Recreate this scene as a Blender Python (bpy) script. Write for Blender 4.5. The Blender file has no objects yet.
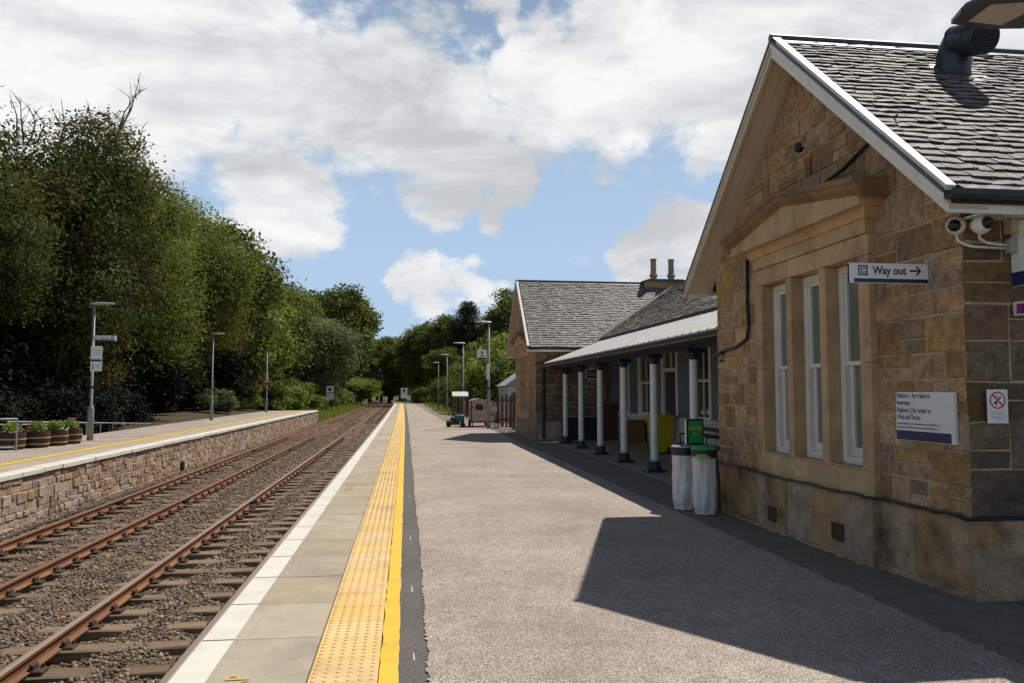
import bpy, math, random
import numpy as np
from mathutils import Vector, Matrix
random.seed(7)
R = math.radians
scene = bpy.context.scene
col = scene.collection

# ------------------------------------------------------------------ helpers
class MB:
    """collects faces, builds ONE mesh object"""
    def __init__(s):
        s.v = []; s.f = []; s.mi = []; s.t = []
    def add(s, vs, fs, mi=0, t=None):
        o = len(s.v); s.v.extend([tuple(p) for p in vs])
        for f in fs:
            s.f.append(tuple(i + o for i in f)); s.mi.append(mi); s.t.append(t or (.5, .5, .5))
        return s
    def box(s, a, b, mi=0, t=None, M=None):
        (x0, y0, z0), (x1, y1, z1) = a, b
        vs = [(x0,y0,z0),(x1,y0,z0),(x1,y1,z0),(x0,y1,z0),(x0,y0,z1),(x1,y0,z1),(x1,y1,z1),(x0,y1,z1)]
        if M: vs = [tuple(M @ Vector(p)) for p in vs]
        return s.add(vs, [(0,3,2,1),(4,5,6,7),(0,1,5,4),(1,2,6,5),(2,3,7,6),(3,0,4,7)], mi, t)
    def cbox(s, c, size, mi=0, t=None, ch=.01):
        """box with chamfered vertical and top edges"""
        x, y, z = size[0]/2, size[1]/2, size[2]/2
        ch = min(ch, x*.45, y*.45, z*.45)
        def ring(ix, iz):
            a, b = x-ix, y-ix
            q = ch
            return [(c[0]+p, c[1]+r, c[2]+iz) for p, r in ((-a+q,-b),(a-q,-b),(a,-b+q),(a,b-q),(a-q,b),(-a+q,b),(-a,b-q),(-a,-b+q))]
        vs = ring(0,-z) + ring(0,z-ch) + ring(ch,z)
        fs = [tuple(range(7,-1,-1)), tuple(range(16,24))]
        for k in (0,8):
            for i in range(8):
                j=(i+1)%8; fs.append((k+i,k+j,k+8+j,k+8+i))
        return s.add(vs, fs, mi, t)
    def prism(s, poly, d, mi=0, t=None):
        """poly: 3D points of a planar polygon, d: extrusion vector"""
        n = len(poly); P = [Vector(p) for p in poly]; D = Vector(d)
        vs = P + [p + D for p in P]
        fs = [tuple(range(n-1,-1,-1)), tuple(range(n,2*n))] + [(i,(i+1)%n,n+(i+1)%n,n+i) for i in range(n)]
        nn = Vector((0,0,0))
        for i in range(n): nn += P[i].cross(P[(i+1)%n])
        if nn.dot(D) < 0: fs = [f[::-1] for f in fs]
        return s.add(vs, fs, mi, t)
    def tube(s, pts, r, n=8, mi=0, t=None, cap=True):
        P = [Vector(p) for p in pts]; rs = r if isinstance(r, (list, tuple)) else [r]*len(P)
        vs = []; up = None
        for i, p in enumerate(P):
            d = (P[min(i+1,len(P)-1)] - P[max(i-1,0)]).normalized()
            if up is None:
                up = d.orthogonal().normalized()
            up = (up - d*up.dot(d)).normalized(); w = d.cross(up)
            for k in range(n):
                a = 2*math.pi*k/n
                vs.append(p + (up*math.cos(a) + w*math.sin(a))*rs[i])
        fs = []
        for i in range(len(P)-1):
            for k in range(n):
                fs.append((i*n+k, i*n+(k+1)%n, (i+1)*n+(k+1)%n, (i+1)*n+k))
        if cap: fs += [tuple(range(n-1,-1,-1)), tuple((len(P)-1)*n+k for k in range(n))]
        return s.add(vs, fs, mi, t)
    def lathe(s, prof, c=(0,0,0), n=24, mi=0, t=None, sx=1, sy=1):
        vs = []; fs = []
        for r, z in prof:
            for k in range(n):
                a = 2*math.pi*k/n; vs.append((c[0]+r*math.cos(a)*sx, c[1]+r*math.sin(a)*sy, c[2]+z))
        for i in range(len(prof)-1):
            for k in range(n):
                fs.append((i*n+k, i*n+(k+1)%n, (i+1)*n+(k+1)%n, (i+1)*n+k))
        fs += [tuple(range(n-1,-1,-1)), tuple((len(prof)-1)*n+k for k in range(n))]
        return s.add(vs, fs, mi, t)
    def build(s, name, mats, parent=None, smooth=False, base=None, local=False):
        """vertices are in world space; they become relative to the parent (or to the mesh's own base point)"""
        if parent is not None:
            o = Vector((0,0,0)) if local else wloc(parent)
        elif base is not None: o = Vector(base)
        else:
            V = np.array(s.v, float)
            o = Vector(((V[:,0].min()+V[:,0].max())/2, (V[:,1].min()+V[:,1].max())/2, V[:,2].min()))
        me = bpy.data.meshes.new(name)
        me.from_pydata([Vector(p)-o for p in s.v], [], s.f)
        if not isinstance(mats, (list, tuple)): mats = [mats]
        for m in mats: me.materials.append(m)
        if len(mats) > 1: me.polygons.foreach_set('material_index', s.mi)
        a = me.attributes.new('tint', 'FLOAT_COLOR', 'FACE')
        a.data.foreach_set('color', np.array([(x,y,z,1.0) for x,y,z in s.t], np.float32).ravel())
        if smooth: me.polygons.foreach_set('use_smooth', [True]*len(s.f))
        me.update()
        ob = bpy.data.objects.new(name, me); col.objects.link(ob)
        if parent is not None: ob.parent = parent
        else: ob.location = o
        return ob

def wloc(o):
    p = Vector((0,0,0))
    while o is not None:
        p += o.location; o = o.parent
    return p

def np_mesh(name, V, F, tint=None, mat=None, smooth=False):
    me = bpy.data.meshes.new(name)
    n, k = F.shape
    me.vertices.add(len(V)); me.vertices.foreach_set('co', V.astype(np.float32).ravel())
    me.loops.add(n*k); me.loops.foreach_set('vertex_index', F.astype(np.int32).ravel())
    me.polygons.add(n)
    me.polygons.foreach_set('loop_start', np.arange(0, n*k, k, dtype=np.int32))
    me.polygons.foreach_set('loop_total', np.full(n, k, dtype=np.int32))
    if smooth: me.polygons.foreach_set('use_smooth', np.ones(n, dtype=bool))
    me.update(calc_edges=True)
    if tint is not None:
        a = me.attributes.new('tint', 'FLOAT_COLOR', 'FACE')
        c = np.ones((n,4), np.float32); c[:, :3] = tint; a.data.foreach_set('color', c.ravel())
    if mat: me.materials.append(mat)
    return me

def tag(o, label=None, cat=None, group=None, kind=None):
    if label: o['label'] = label
    if cat: o['category'] = cat
    if group: o['group'] = group
    if kind: o['kind'] = kind
    return o
def struct(o): return tag(o, kind='structure')
def empty(name, loc, label, cat, group=None, rz=0):
    o = bpy.data.objects.new(name, None); col.objects.link(o); o.location = loc; o.rotation_euler.z = rz
    o.empty_display_size = .2
    return tag(o, label, cat, group)
kids = {}
def copy_tree(o, parent=None):
    c = o.copy(); col.objects.link(c)
    if parent is not None: c.parent = parent
    for ch in [q for q in col.objects if q.parent == o]: copy_tree(ch, c)
    return c

# ------------------------------------------------------------------ materials
def warm(c): return c if c is None else (c[0], c[1]*.965, c[2]*.89)
def mat(name, c1, c2=None, scale=8, rough=.7, bump=0, bscale=40, tint=0, detail=4, metal=0, dirt=None, dscale=1.2, damt=.5, spec=.4, lo=.35, hi=.65, stretch=None, bdist=.01, hue=.02, sat=.3, grain=0, gscale=55):
    c1, c2, dirt = warm(c1), warm(c2), warm(dirt)
    m = bpy.data.materials.new(name); m.use_nodes = True
    nt = m.node_tree; N = nt.nodes; L = nt.links
    b = N['Principled BSDF']; b.inputs['Roughness'].default_value = rough; b.inputs['Metallic'].default_value = metal
    b.inputs['Specular IOR Level'].default_value = spec
    if c2 is None and not tint and not dirt and not bump:
        b.inputs['Base Color'].default_value = (*c1, 1); return m
    tc = N.new('ShaderNodeTexCoord'); vec = tc.outputs['Object']
    if stretch:
        mp = N.new('ShaderNodeMapping'); mp.inputs['Scale'].default_value = stretch; L.new(vec, mp.inputs['Vector']); vec = mp.outputs['Vector']
    def noise(sc, det=detail, ro=.6):
        n = N.new('ShaderNodeTexNoise'); n.inputs['Scale'].default_value = sc; n.inputs['Detail'].default_value = det; n.inputs['Roughness'].default_value = ro
        L.new(vec, n.inputs['Vector']); return n.outputs['Fac']
    def mapr(v, a, c, x=0, y=1):
        r = N.new('ShaderNodeMapRange'); r.inputs[1].default_value = a; r.inputs[2].default_value = c; r.inputs[3].default_value = x; r.inputs[4].default_value = y
        L.new(v, r.inputs[0]); return r.outputs[0]
    def mix(f, a, c, mode='MIX'):
        x = N.new('ShaderNodeMix'); x.data_type = 'RGBA'; x.blend_type = mode
        if isinstance(f, float): x.inputs[0].default_value = f
        else: L.new(f, x.inputs[0])
        for k, q in ((6, a), (7, c)):
            if isinstance(q, tuple): x.inputs[k].default_value = (*q, 1)
            else: L.new(q, x.inputs[k])
        return x.outputs[2]
    c = mix(mapr(noise(scale), lo, hi), c1, c2 or c1)
    if tint:
        at = N.new('ShaderNodeAttribute'); at.attribute_name = 'tint'
        sp = N.new('ShaderNodeSeparateColor'); L.new(at.outputs['Color'], sp.inputs[0])
        v = mapr(sp.outputs[0], 0, 1, 1-tint, 1+tint)
        hs = N.new('ShaderNodeHueSaturation'); L.new(c, hs.inputs['Color']); L.new(v, hs.inputs['Value'])
        L.new(mapr(sp.outputs[1], 0, 1, .5-hue, .5+hue), hs.inputs['Hue']); L.new(mapr(sp.outputs[2], 0, 1, 1-sat, 1+sat), hs.inputs['Saturation'])
        c = hs.outputs[0]
    if dirt:
        c = mix(mapr(noise(dscale, 6, .65), .5, .72, 0, damt), c, dirt)
    if grain:
        hg = N.new('ShaderNodeHueSaturation'); L.new(c, hg.inputs['Color'])
        L.new(mapr(noise(gscale, 6, .7), .32, .68, 1-grain, 1+grain), hg.inputs['Value']); c = hg.outputs[0]
    L.new(c, b.inputs['Base Color'])
    if bump:
        bp = N.new('ShaderNodeBump'); bp.inputs['Strength'].default_value = bump; bp.inputs['Distance'].default_value = bdist
        L.new(noise(bscale, 5, .65), bp.inputs['Height']); L.new(bp.outputs[0], b.inputs['Normal'])
    return m

def mat_chips(name, cols, scale, base, rough=.85, bump=.5, big=(.85, 1.12)):
    """asphalt with visible chippings: voronoi cells of several stone colours"""
    cols = [warm(c) for c in cols]; base = warm(base)
    m = bpy.data.materials.new(name); m.use_nodes = True
    nt = m.node_tree; N = nt.nodes; L = nt.links; b = N['Principled BSDF']
    b.inputs['Roughness'].default_value = rough; b.inputs['Specular IOR Level'].default_value = .3
    tc = N.new('ShaderNodeTexCoord')
    vo = N.new('ShaderNodeTexVoronoi'); vo.inputs['Scale'].default_value = scale; L.new(tc.outputs['Object'], vo.inputs['Vector'])
    sp = N.new('ShaderNodeSeparateColor'); L.new(vo.outputs['Color'], sp.inputs[0])
    cr = N.new('ShaderNodeValToRGB'); cr.color_ramp.interpolation = 'CONSTANT'
    e = cr.color_ramp.elements
    for i, c in enumerate(cols):
        q = e[i] if i < 2 else e.new(0.5)
        q.position = i/len(cols); q.color = (*c, 1)
    L.new(sp.outputs[0], cr.inputs[0])
    gap = N.new('ShaderNodeMapRange'); gap.inputs[1].default_value = .35/scale*1.0; gap.inputs[2].default_value = .62/scale
    gap.inputs[1].default_value = .45; gap.inputs[2].default_value = .7
    L.new(vo.outputs['Distance'], gap.inputs[0])
    mx = N.new('ShaderNodeMix'); mx.data_type = 'RGBA'; L.new(gap.outputs[0], mx.inputs[0]); L.new(cr.outputs[0], mx.inputs[6]); mx.inputs[7].default_value = (*base, 1)
    nz = N.new('ShaderNodeTexNoise'); nz.inputs['Scale'].default_value = .7; nz.inputs['Detail'].default_value = 7; nz.inputs['Roughness'].default_value = .65; L.new(tc.outputs['Object'], nz.inputs['Vector'])
    mr = N.new('ShaderNodeMapRange'); mr.inputs[1].default_value = .3; mr.inputs[2].default_value = .7; mr.inputs[3].default_value = big[0]; mr.inputs[4].default_value = big[1]; L.new(nz.outputs[0], mr.inputs[0])
    mu = N.new('ShaderNodeMix'); mu.data_type = 'RGBA'; mu.blend_type = 'MULTIPLY'; mu.inputs[0].default_value = 1; L.new(mx.outputs[2], mu.inputs[6]); L.new(mr.outputs[0], mu.inputs[7])
    n5 = N.new('ShaderNodeTexNoise'); n5.inputs['Scale'].default_value = 6; n5.inputs['Detail'].default_value = 8; n5.inputs['Roughness'].default_value = .7; L.new(tc.outputs['Object'], n5.inputs['Vector'])
    m5 = N.new('ShaderNodeMapRange'); m5.inputs[1].default_value = .3; m5.inputs[2].default_value = .7; m5.inputs[3].default_value = .84; m5.inputs[4].default_value = 1.14; L.new(n5.outputs[0], m5.inputs[0])
    v5 = N.new('ShaderNodeTexVoronoi'); v5.inputs['Scale'].default_value = 2.3; L.new(tc.outputs['Object'], v5.inputs['Vector'])
    g5 = N.new('ShaderNodeMapRange'); g5.inputs[1].default_value = .035; g5.inputs[2].default_value = .055; g5.inputs[3].default_value = .62; g5.inputs[4].default_value = 1; L.new(v5.outputs['Distance'], g5.inputs[0])
    mm = N.new('ShaderNodeMath'); mm.operation = 'MULTIPLY'; L.new(m5.outputs[0], mm.inputs[0]); L.new(g5.outputs[0], mm.inputs[1])
    mq = N.new('ShaderNodeMix'); mq.data_type = 'RGBA'; mq.blend_type = 'MULTIPLY'; mq.inputs[0].default_value = 1; L.new(mu.outputs[2], mq.inputs[6]); L.new(mm.outputs[0], mq.inputs[7])
    L.new(mq.outputs[2], b.inputs['Base Color'])
    bp = N.new('ShaderNodeBump'); bp.inputs['Strength'].default_value = bump; bp.inputs['Distance'].default_value = .006; bp.invert = True
    L.new(vo.outputs['Distance'], bp.inputs['Height']); L.new(bp.outputs[0], b.inputs['Normal'])
    return m

def mat_leaf(name, c, brown=(.17,.085,.035), trans=.3):
    m = bpy.data.materials.new(name); m.use_nodes = True
    nt = m.node_tree; N = nt.nodes; L = nt.links
    N.remove(N['Principled BSDF']); out = N['Material Output']
    at = N.new('ShaderNodeAttribute'); at.attribute_name = 'tint'
    sp = N.new('ShaderNodeSeparateColor'); L.new(at.outputs['Color'], sp.inputs[0])
    mx = N.new('ShaderNodeMix'); mx.data_type = 'RGBA'; L.new(sp.outputs[1], mx.inputs[0]); mx.inputs[6].default_value = (*c, 1); mx.inputs[7].default_value = (*brown, 1)
    mr = N.new('ShaderNodeMapRange'); mr.inputs[3].default_value = .3; mr.inputs[4].default_value = 1.75; L.new(sp.outputs[0], mr.inputs[0])
    mu = N.new('ShaderNodeMix'); mu.data_type = 'RGBA'; mu.blend_type = 'MULTIPLY'; mu.inputs[0].default_value = 1; L.new(mx.outputs[2], mu.inputs[6]); L.new(mr.outputs[0], mu.inputs[7])
    d = N.new('ShaderNodeBsdfPrincipled'); d.inputs['Roughness'].default_value = .62; d.inputs['Specular IOR Level'].default_value = .08; L.new(mu.outputs[2], d.inputs['Base Color'])
    t = N.new('ShaderNodeBsdfTranslucent')
    hs = N.new('ShaderNodeHueSaturation'); hs.inputs['Hue'].default_value = .485; hs.inputs['Saturation'].default_value = 1.15; hs.inputs['Value'].default_value = 1.5; L.new(mu.outputs[2], hs.inputs['Color']); L.new(hs.outputs[0], t.inputs['Color'])
    ms = N.new('ShaderNodeMixShader'); ms.inputs[0].default_value = trans; L.new(d.outputs[0], ms.inputs[1]); L.new(t.outputs[0], ms.inputs[2])
    L.new(ms.outputs[0], out.inputs['Surface'])
    return m

M = {}
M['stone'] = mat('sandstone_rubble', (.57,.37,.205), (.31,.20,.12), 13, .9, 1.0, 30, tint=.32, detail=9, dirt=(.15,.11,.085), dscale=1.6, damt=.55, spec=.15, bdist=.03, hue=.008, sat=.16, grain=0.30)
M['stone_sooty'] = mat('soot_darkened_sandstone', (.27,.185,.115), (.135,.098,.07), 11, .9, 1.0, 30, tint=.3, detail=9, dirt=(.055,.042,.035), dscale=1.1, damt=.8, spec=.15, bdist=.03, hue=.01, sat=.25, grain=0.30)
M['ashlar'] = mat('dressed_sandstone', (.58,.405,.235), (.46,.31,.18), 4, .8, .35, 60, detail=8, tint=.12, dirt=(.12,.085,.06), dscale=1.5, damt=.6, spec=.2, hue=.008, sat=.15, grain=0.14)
M['cornice'] = mat('weathered_shaded_sandstone', (.31,.19,.105), (.21,.13,.078), 3, .8, .3, 50, tint=.1, dirt=(.09,.065,.05), dscale=2.5, damt=.7, spec=.2, hue=.008, sat=.15, grain=0.20)  # base colour darkened for the moulding's deep shadow; weathering patches on top
M['plinth'] = mat('plinth_sandstone', (.47,.32,.2), (.27,.19,.125), 5, .85, .8, 45, tint=.16, detail=9, dirt=(.06,.047,.038), dscale=2.2, damt=.85, spec=.2, hue=.008, sat=.18, grain=0.30)
M['mortar'] = mat('lime_mortar', (.54,.41,.29), (.42,.31,.21), 12, .9, .7, 60, spec=.1, grain=0.30)
M['slate'] = mat('roof_slate', (.27,.235,.215), (.12,.10,.095), 22, .6, 1.0, 50, tint=.6, detail=8, dirt=(.42,.39,.36), dscale=9, damt=.6, spec=.35, hue=.01, bdist=.02)
M['slate_far'] = mat('roof_slate_mossy', (.20,.18,.165), (.125,.115,.105), 11, .6, .7, 35, tint=.6, dirt=(.34,.32,.28), dscale=5, damt=.6, spec=.35, hue=.012)
M['slate_lichen'] = mat('roof_slate_lichen', (.17,.15,.14), (.11,.1,.095), 9, .6, .6, 35, tint=.5, dirt=(.36,.24,.06), dscale=3.2, damt=.75, spec=.35)
M['deck'] = mat('roof_underside', (.05,.045,.04), rough=.9)
M['white_paint'] = mat('white_painted_timber', (.78,.76,.72), (.7,.67,.62), 5, .45, .05, 30, dirt=(.4,.35,.28), dscale=3, damt=.25)
M['cream_paint'] = mat('cream_painted_boards', (.58,.50,.40), (.52,.45,.36), 3, .55, .08, 20, stretch=(1,1,1))
M['lead'] = mat('lead_capping', (.09,.1,.11), (.06,.065,.075), 6, .5, .1, 20)
M['black_metal'] = mat('black_gutter_paint', (.015,.015,.017), (.03,.028,.027), 9, .4, .05, 30)
M['navy'] = mat('navy_paint', (.013,.016,.045), (.02,.022,.05), 6, .4, .05, 20)
M['bluegrey'] = mat('blue_grey_panel_paint', (.12,.165,.225), (.10,.14,.195), 2, .5, .05, 15)
M['column_white'] = mat('white_column_paint', (.74,.73,.72), (.66,.65,.64), 7, .4, .05, 20, dirt=(.4,.36,.3), dscale=4, damt=.3)
M['wainscot'] = mat('white_wainscot_boards', (.6,.58,.56), (.52,.5,.48), 3, .5, .05, 20)
M['glass'] = mat('window_glass', (.20,.23,.20), (.15,.175,.155), 1.5, .12, 0, spec=.45)
M['glass_dark'] = mat('dark_window_glass', (.02,.022,.024), (.035,.035,.033), 2, .06, 0, spec=.6)
M['canopy_white'] = mat('white_canopy_sheeting', (.72,.71,.70), (.62,.6,.58), 3, .4, .08, 25, dirt=(.4,.37,.33), dscale=2, damt=.3)
M['tarmac'] = mat_chips('dark_tarmac', [(.13,.118,.11),(.17,.156,.146),(.15,.136,.127),(.10,.09,.085)], 120, (.085,.076,.072), bump=.4)
M['paving'] = mat_chips('chipped_asphalt', [(0.276,0.230,0.197),(0.426,0.363,0.316),(0.340,0.282,0.240),(0.553,0.488,0.433),(0.266,0.226,0.199),(0.393,0.331,0.281),(0.160,0.136,0.123)], 105, (.19,.155,.125), bump=.7, big=(.76,1.2))
M['paving_far'] = mat_chips('chipped_asphalt_red', [(.20,.15,.125),(.3,.24,.2),(.25,.19,.155),(.36,.29,.25)], 55, (.15,.12,.1), bump=.5)
M['concrete'] = mat('coping_concrete', (.43,.37,.285), (.36,.31,.24), 3, .8, .2, 120, detail=7, tint=.12, dirt=(.23,.195,.155), dscale=1.3, damt=.55, spec=.25, grain=0.08)
M['slab_buff'] = mat('buff_concrete_floor', (.30,.25,.2), (.23,.19,.15), 2, .8, .2, 80, dirt=(.15,.12,.1), dscale=.8, damt=.6)
M['tactile'] = mat('yellow_tactile_paving', (.72,.515,.245), (.65,.46,.21), 3, .75, .15, 90, tint=.05, dirt=(.42,.27,.12), dscale=1.4, damt=.6, spec=.25)
M['white_line'] = mat('white_line_paint', (.70,.68,.62), (.62,.60,.55), 4, .6, .1, 80, dirt=(.48,.46,.42), dscale=2.5, damt=.35)
M['yellow_line'] = mat('yellow_line_paint', (.78,.50,.04), (.70,.44,.035), 5, .6, .2, 80, dirt=(.45,.27,.05), dscale=3, damt=.4)
M['faded_yellow'] = mat('faded_yellow_paint', (.62,.42,.12), (.5,.36,.14), 20, .7)
M['rail'] = mat('rusty_rail_steel', (.26,.115,.052), (.17,.08,.042), 6, .75, .3, 60, dirt=(.08,.045,.03), dscale=5, damt=.6, stretch=(1,.3,1), spec=.3)
M['rail_top'] = mat('worn_rail_head', (.36,.28,.235), (.27,.20,.165), 3, .42, .05, 60, stretch=(4,.05,1), metal=.25)
M['rail_top_rust'] = mat('rusty_rail_head', (.24,.12,.07), (.19,.1,.06), 3, .55, .1, 60, metal=.2)
M['chair_iron'] = mat('rusty_iron', (.085,.04,.026), (.055,.03,.022), 15, .8, .4, 60)
M['sleeper'] = mat('weathered_sleeper_timber', (.25,.18,.125), (.14,.103,.075), 5, .85, .6, 30, tint=.3, stretch=(.35,5,5), spec=.2)
M['ballast'] = mat('ballast_bed', (.19,.13,.085), (.105,.074,.053), 25, .95, 1.0, 22, spec=.1, bdist=.04)
M['stones'] = mat('ballast_stones', (.31,.225,.165), (.165,.13,.108), 6, .9, 0, tint=.7, spec=.2)
M['earth'] = mat('earth', (.10,.07,.05), (.06,.045,.035), 3, .95, .8, 10, dirt=(.05,.07,.025), dscale=.4, damt=.8, spec=.1)
M['verge'] = mat('grassy_ground', (.06,.08,.025), (.09,.085,.04), 2, .95, .8, 12, spec=.1)
M['rubble'] = mat('platform_rubble', (.45,.315,.225), (.27,.18,.13), 9, .9, 1.0, 30, tint=.4, detail=8, dirt=(.58,.50,.45), dscale=1.3, damt=.75, spec=.15, bdist=.03, hue=.012, sat=.22, grain=.25)
M['rubble_mortar'] = mat('pinkish_rubble_mortar', (.42,.29,.21), (.27,.18,.135), 9, .95, 1.0, 35, dirt=(.55,.48,.43), dscale=1.3, damt=.6, bdist=.03)
M['galv'] = mat('galvanised_steel', (.36,.37,.38), (.28,.29,.3), 6, .5, .05, 30, metal=.3)
M['grey_paint'] = mat('grey_post_paint', (.27,.28,.29), (.22,.23,.24), 5, .5, .05, 20)
M['sign_white'] = mat('white_sign_enamel', (.78,.78,.78), (.74,.74,.73), 3, .35)
M['sign_navy'] = mat('navy_sign_vinyl', (.018,.028,.10), rough=.4)
M['sign_red'] = mat('red_sign_vinyl', (.62,.035,.05), rough=.4)
M['sign_black'] = mat('black_vinyl', (.012,.012,.012), rough=.4)
M['bright_blue'] = mat('blue_sign_vinyl', (.02,.05,.42), rough=.4)
M['dark_red'] = mat('dark_red_paint', (.38,.03,.02), rough=.5)
M['green'] = mat('green_plastic', (.025,.33,.10), (.022,.29,.09), 4, .4)
M['lime'] = mat('pale_green_vinyl', (.35,.50,.12), (.3,.44,.12), 14, .4)
M['black_plastic'] = mat('black_plastic', (.014,.014,.015), (.025,.025,.026), 8, .45)
M['yellow_plastic'] = mat('yellow_plastic', (.50,.40,.015), (.43,.34,.015), 4, .4)
M['flue'] = mat('dark_grey_flue_metal', (.045,.053,.058), (.035,.042,.047), 4, .35, .03, 20, metal=.2)
M['lamp_glass'] = mat('lamp_lens', (.55,.5,.42), (.45,.4,.34), 12, .25)
M['cam_white'] = mat('white_plastic', (.72,.70,.64), rough=.35)
M['cam_black'] = mat('black_dome', (.01,.01,.011), rough=.08)
M['box_grey'] = mat('grey_green_box', (.34,.36,.33), rough=.5)
M['box_cream'] = mat('cream_box', (.42,.37,.23), rough=.5)
M['cable'] = mat('black_cable', (.012,.012,.013), rough=.5)
M['wood_dark'] = mat('dark_stained_timber', (.09,.04,.022), (.055,.026,.016), 4, .6, .3, 20, stretch=(6,6,.5))
M['wood_brown'] = mat('brown_cabinet_board', (.20,.085,.035), (.16,.07,.03), 5, .6, .05, 20)
M['pallet'] = mat('pallet_timber', (.32,.22,.13), (.25,.17,.10), 6, .8)
M['barrel'] = mat('barrel_staves', (.05,.022,.016), (.03,.015,.011), 5, .65, .3, 30, stretch=(4,4,.6))
M['hoop'] = mat('gold_painted_hoop', (.46,.33,.11), (.38,.27,.1), 8, .5)
M['petal_pink'] = mat('pink_petals', (.55,.16,.27), rough=.6)
M['petal_white'] = mat('white_petals', (.7,.66,.64), rough=.6)
M['bark'] = mat('bark', (.085,.065,.05), (.05,.04,.03), 8, .9, .8, 20, stretch=(4,4,1))
M['beige_metal'] = mat('faded_beige_panel', (.43,.30,.25), (.37,.26,.215), 3, .6, .05, 20, dirt=(.25,.17,.13), dscale=3, damt=.4)
M['teal'] = mat('teal_plastic', (.015,.10,.08), rough=.45)
M['tyre'] = mat('tyre_rubber', (.018,.018,.018), rough=.8)
M['bridge'] = mat('dark_bridge_girder', (.03,.028,.027), (.05,.04,.035), 2, .8)
M['pale_stone'] = mat('pale_pier_stone', (.36,.27,.19), (.28,.21,.15), 3, .9, .5, 8)
M['shed_glass'] = mat('pale_polycarbonate', (.50,.52,.5), (.42,.44,.43), 3, .3)
M['dry'] = mat('dry_plant', (.36,.24,.13), (.28,.18,.1), 8, .9)
def mat_bag():
    m = bpy.data.materials.new('clear_plastic_bag'); m.use_nodes = True
    N = m.node_tree.nodes; L = m.node_tree.links; b = N['Principled BSDF']; out = N['Material Output']
    b.inputs['Base Color'].default_value = (.80,.77,.73,1); b.inputs['Roughness'].default_value = .22; b.inputs['Specular IOR Level'].default_value = .7
    tc = N.new('ShaderNodeTexCoord'); nz = N.new('ShaderNodeTexNoise'); nz.inputs['Scale'].default_value = 9; nz.inputs['Detail'].default_value = 5
    mp = N.new('ShaderNodeMapping'); mp.inputs['Scale'].default_value = (1.3,1.3,.6); L.new(tc.outputs['Object'], mp.inputs[0]); L.new(mp.outputs[0], nz.inputs['Vector'])
    bp = N.new('ShaderNodeBump'); bp.inputs['Strength'].default_value = .5; bp.inputs['Distance'].default_value = .02; L.new(nz.outputs[0], bp.inputs['Height']); L.new(bp.outputs[0], b.inputs['Normal'])
    tr = N.new('ShaderNodeBsdfTransparent'); ms = N.new('ShaderNodeMixShader')
    mr = N.new('ShaderNodeMapRange'); mr.inputs[1].default_value = .35; mr.inputs[2].default_value = .65; mr.inputs[3].default_value = .5; mr.inputs[4].default_value = .75
    L.new(nz.outputs[0], mr.inputs[0]); L.new(mr.outputs[0], ms.inputs[0]); L.new(tr.outputs[0], ms.inputs[1]); L.new(b.outputs[0], ms.inputs[2]); L.new(ms.outputs[0], out.inputs['Surface'])
    return m
M['bag'] = mat_bag()
M['leaf_dark'] = mat_leaf('leaves_dark_green', (.07,.088,.026))
M['leaf_chestnut'] = mat_leaf('leaves_brownish_green', (.075,.09,.026), brown=(.14,.068,.032), trans=.36)
M['leaf_shade'] = mat_leaf('leaves_shade_darkened', (.010,.0145,.006), trans=.12)  # shade beneath the tall trees put into the leaf colour, nearly black
M['leaf_mid'] = mat_leaf('leaves_mid_green', (.135,.165,.042))
M['leaf_light'] = mat_leaf('leaves_light_green', (.16,.205,.05), trans=.38)
M['leaf_willow'] = mat_leaf('leaves_grey_green', (.14,.175,.075))
M['leaf_pine'] = mat_leaf('needles_dark', (.04,.055,.024), trans=.1)
M['leaf_bright'] = mat_leaf('leaves_bright_green', (.19,.25,.06), trans=.35)

# ------------------------------------------------------------------ text
def text(parent, s, o, xd, yd, cap, m, width=None, bold=0, name='lettering', align='L', lift=.0015):
    """flat raised lettering; o = baseline start (or centre), xd / yd = reading and up directions, cap = capital height"""
    cu = bpy.data.curves.new('t', 'FONT'); cu.body = s; cu.size = 1; cu.offset = bold; cu.extrude = .0
    cu.resolution_u = 3
    ob = bpy.data.objects.new('t', cu); col.objects.link(ob)
    dg = bpy.context.evaluated_depsgraph_get(); dg.update()
    me = bpy.data.meshes.new_from_object(ob.evaluated_get(dg))
    bpy.data.objects.remove(ob); bpy.data.curves.remove(cu)
    V = np.array([v.co[:] for v in me.vertices])
    k = cap/.69; w = (V[:,0].max()-V[:,0].min())*k; kx = k
    if width: kx = k*width/w; w = width
    x0 = V[:,0].min()*kx
    xd = Vector(xd).normalized(); yd = Vector(yd).normalized(); n = xd.cross(yd)
    b = wloc(parent) if parent is not None else Vector((0,0,0))
    sh = {'L': 0, 'C': -w/2, 'R': -w}[align]
    for v in me.vertices:
        v.co = Vector(o) - b + xd*(v.co.x*kx - x0 + sh) + yd*(v.co.y*k) + n*lift
    me.materials.clear(); me.materials.append(m); me.name = name
    t = bpy.data.objects.new(name, me); col.objects.link(t)
    if parent is not None: t.parent = parent
    return t

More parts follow.
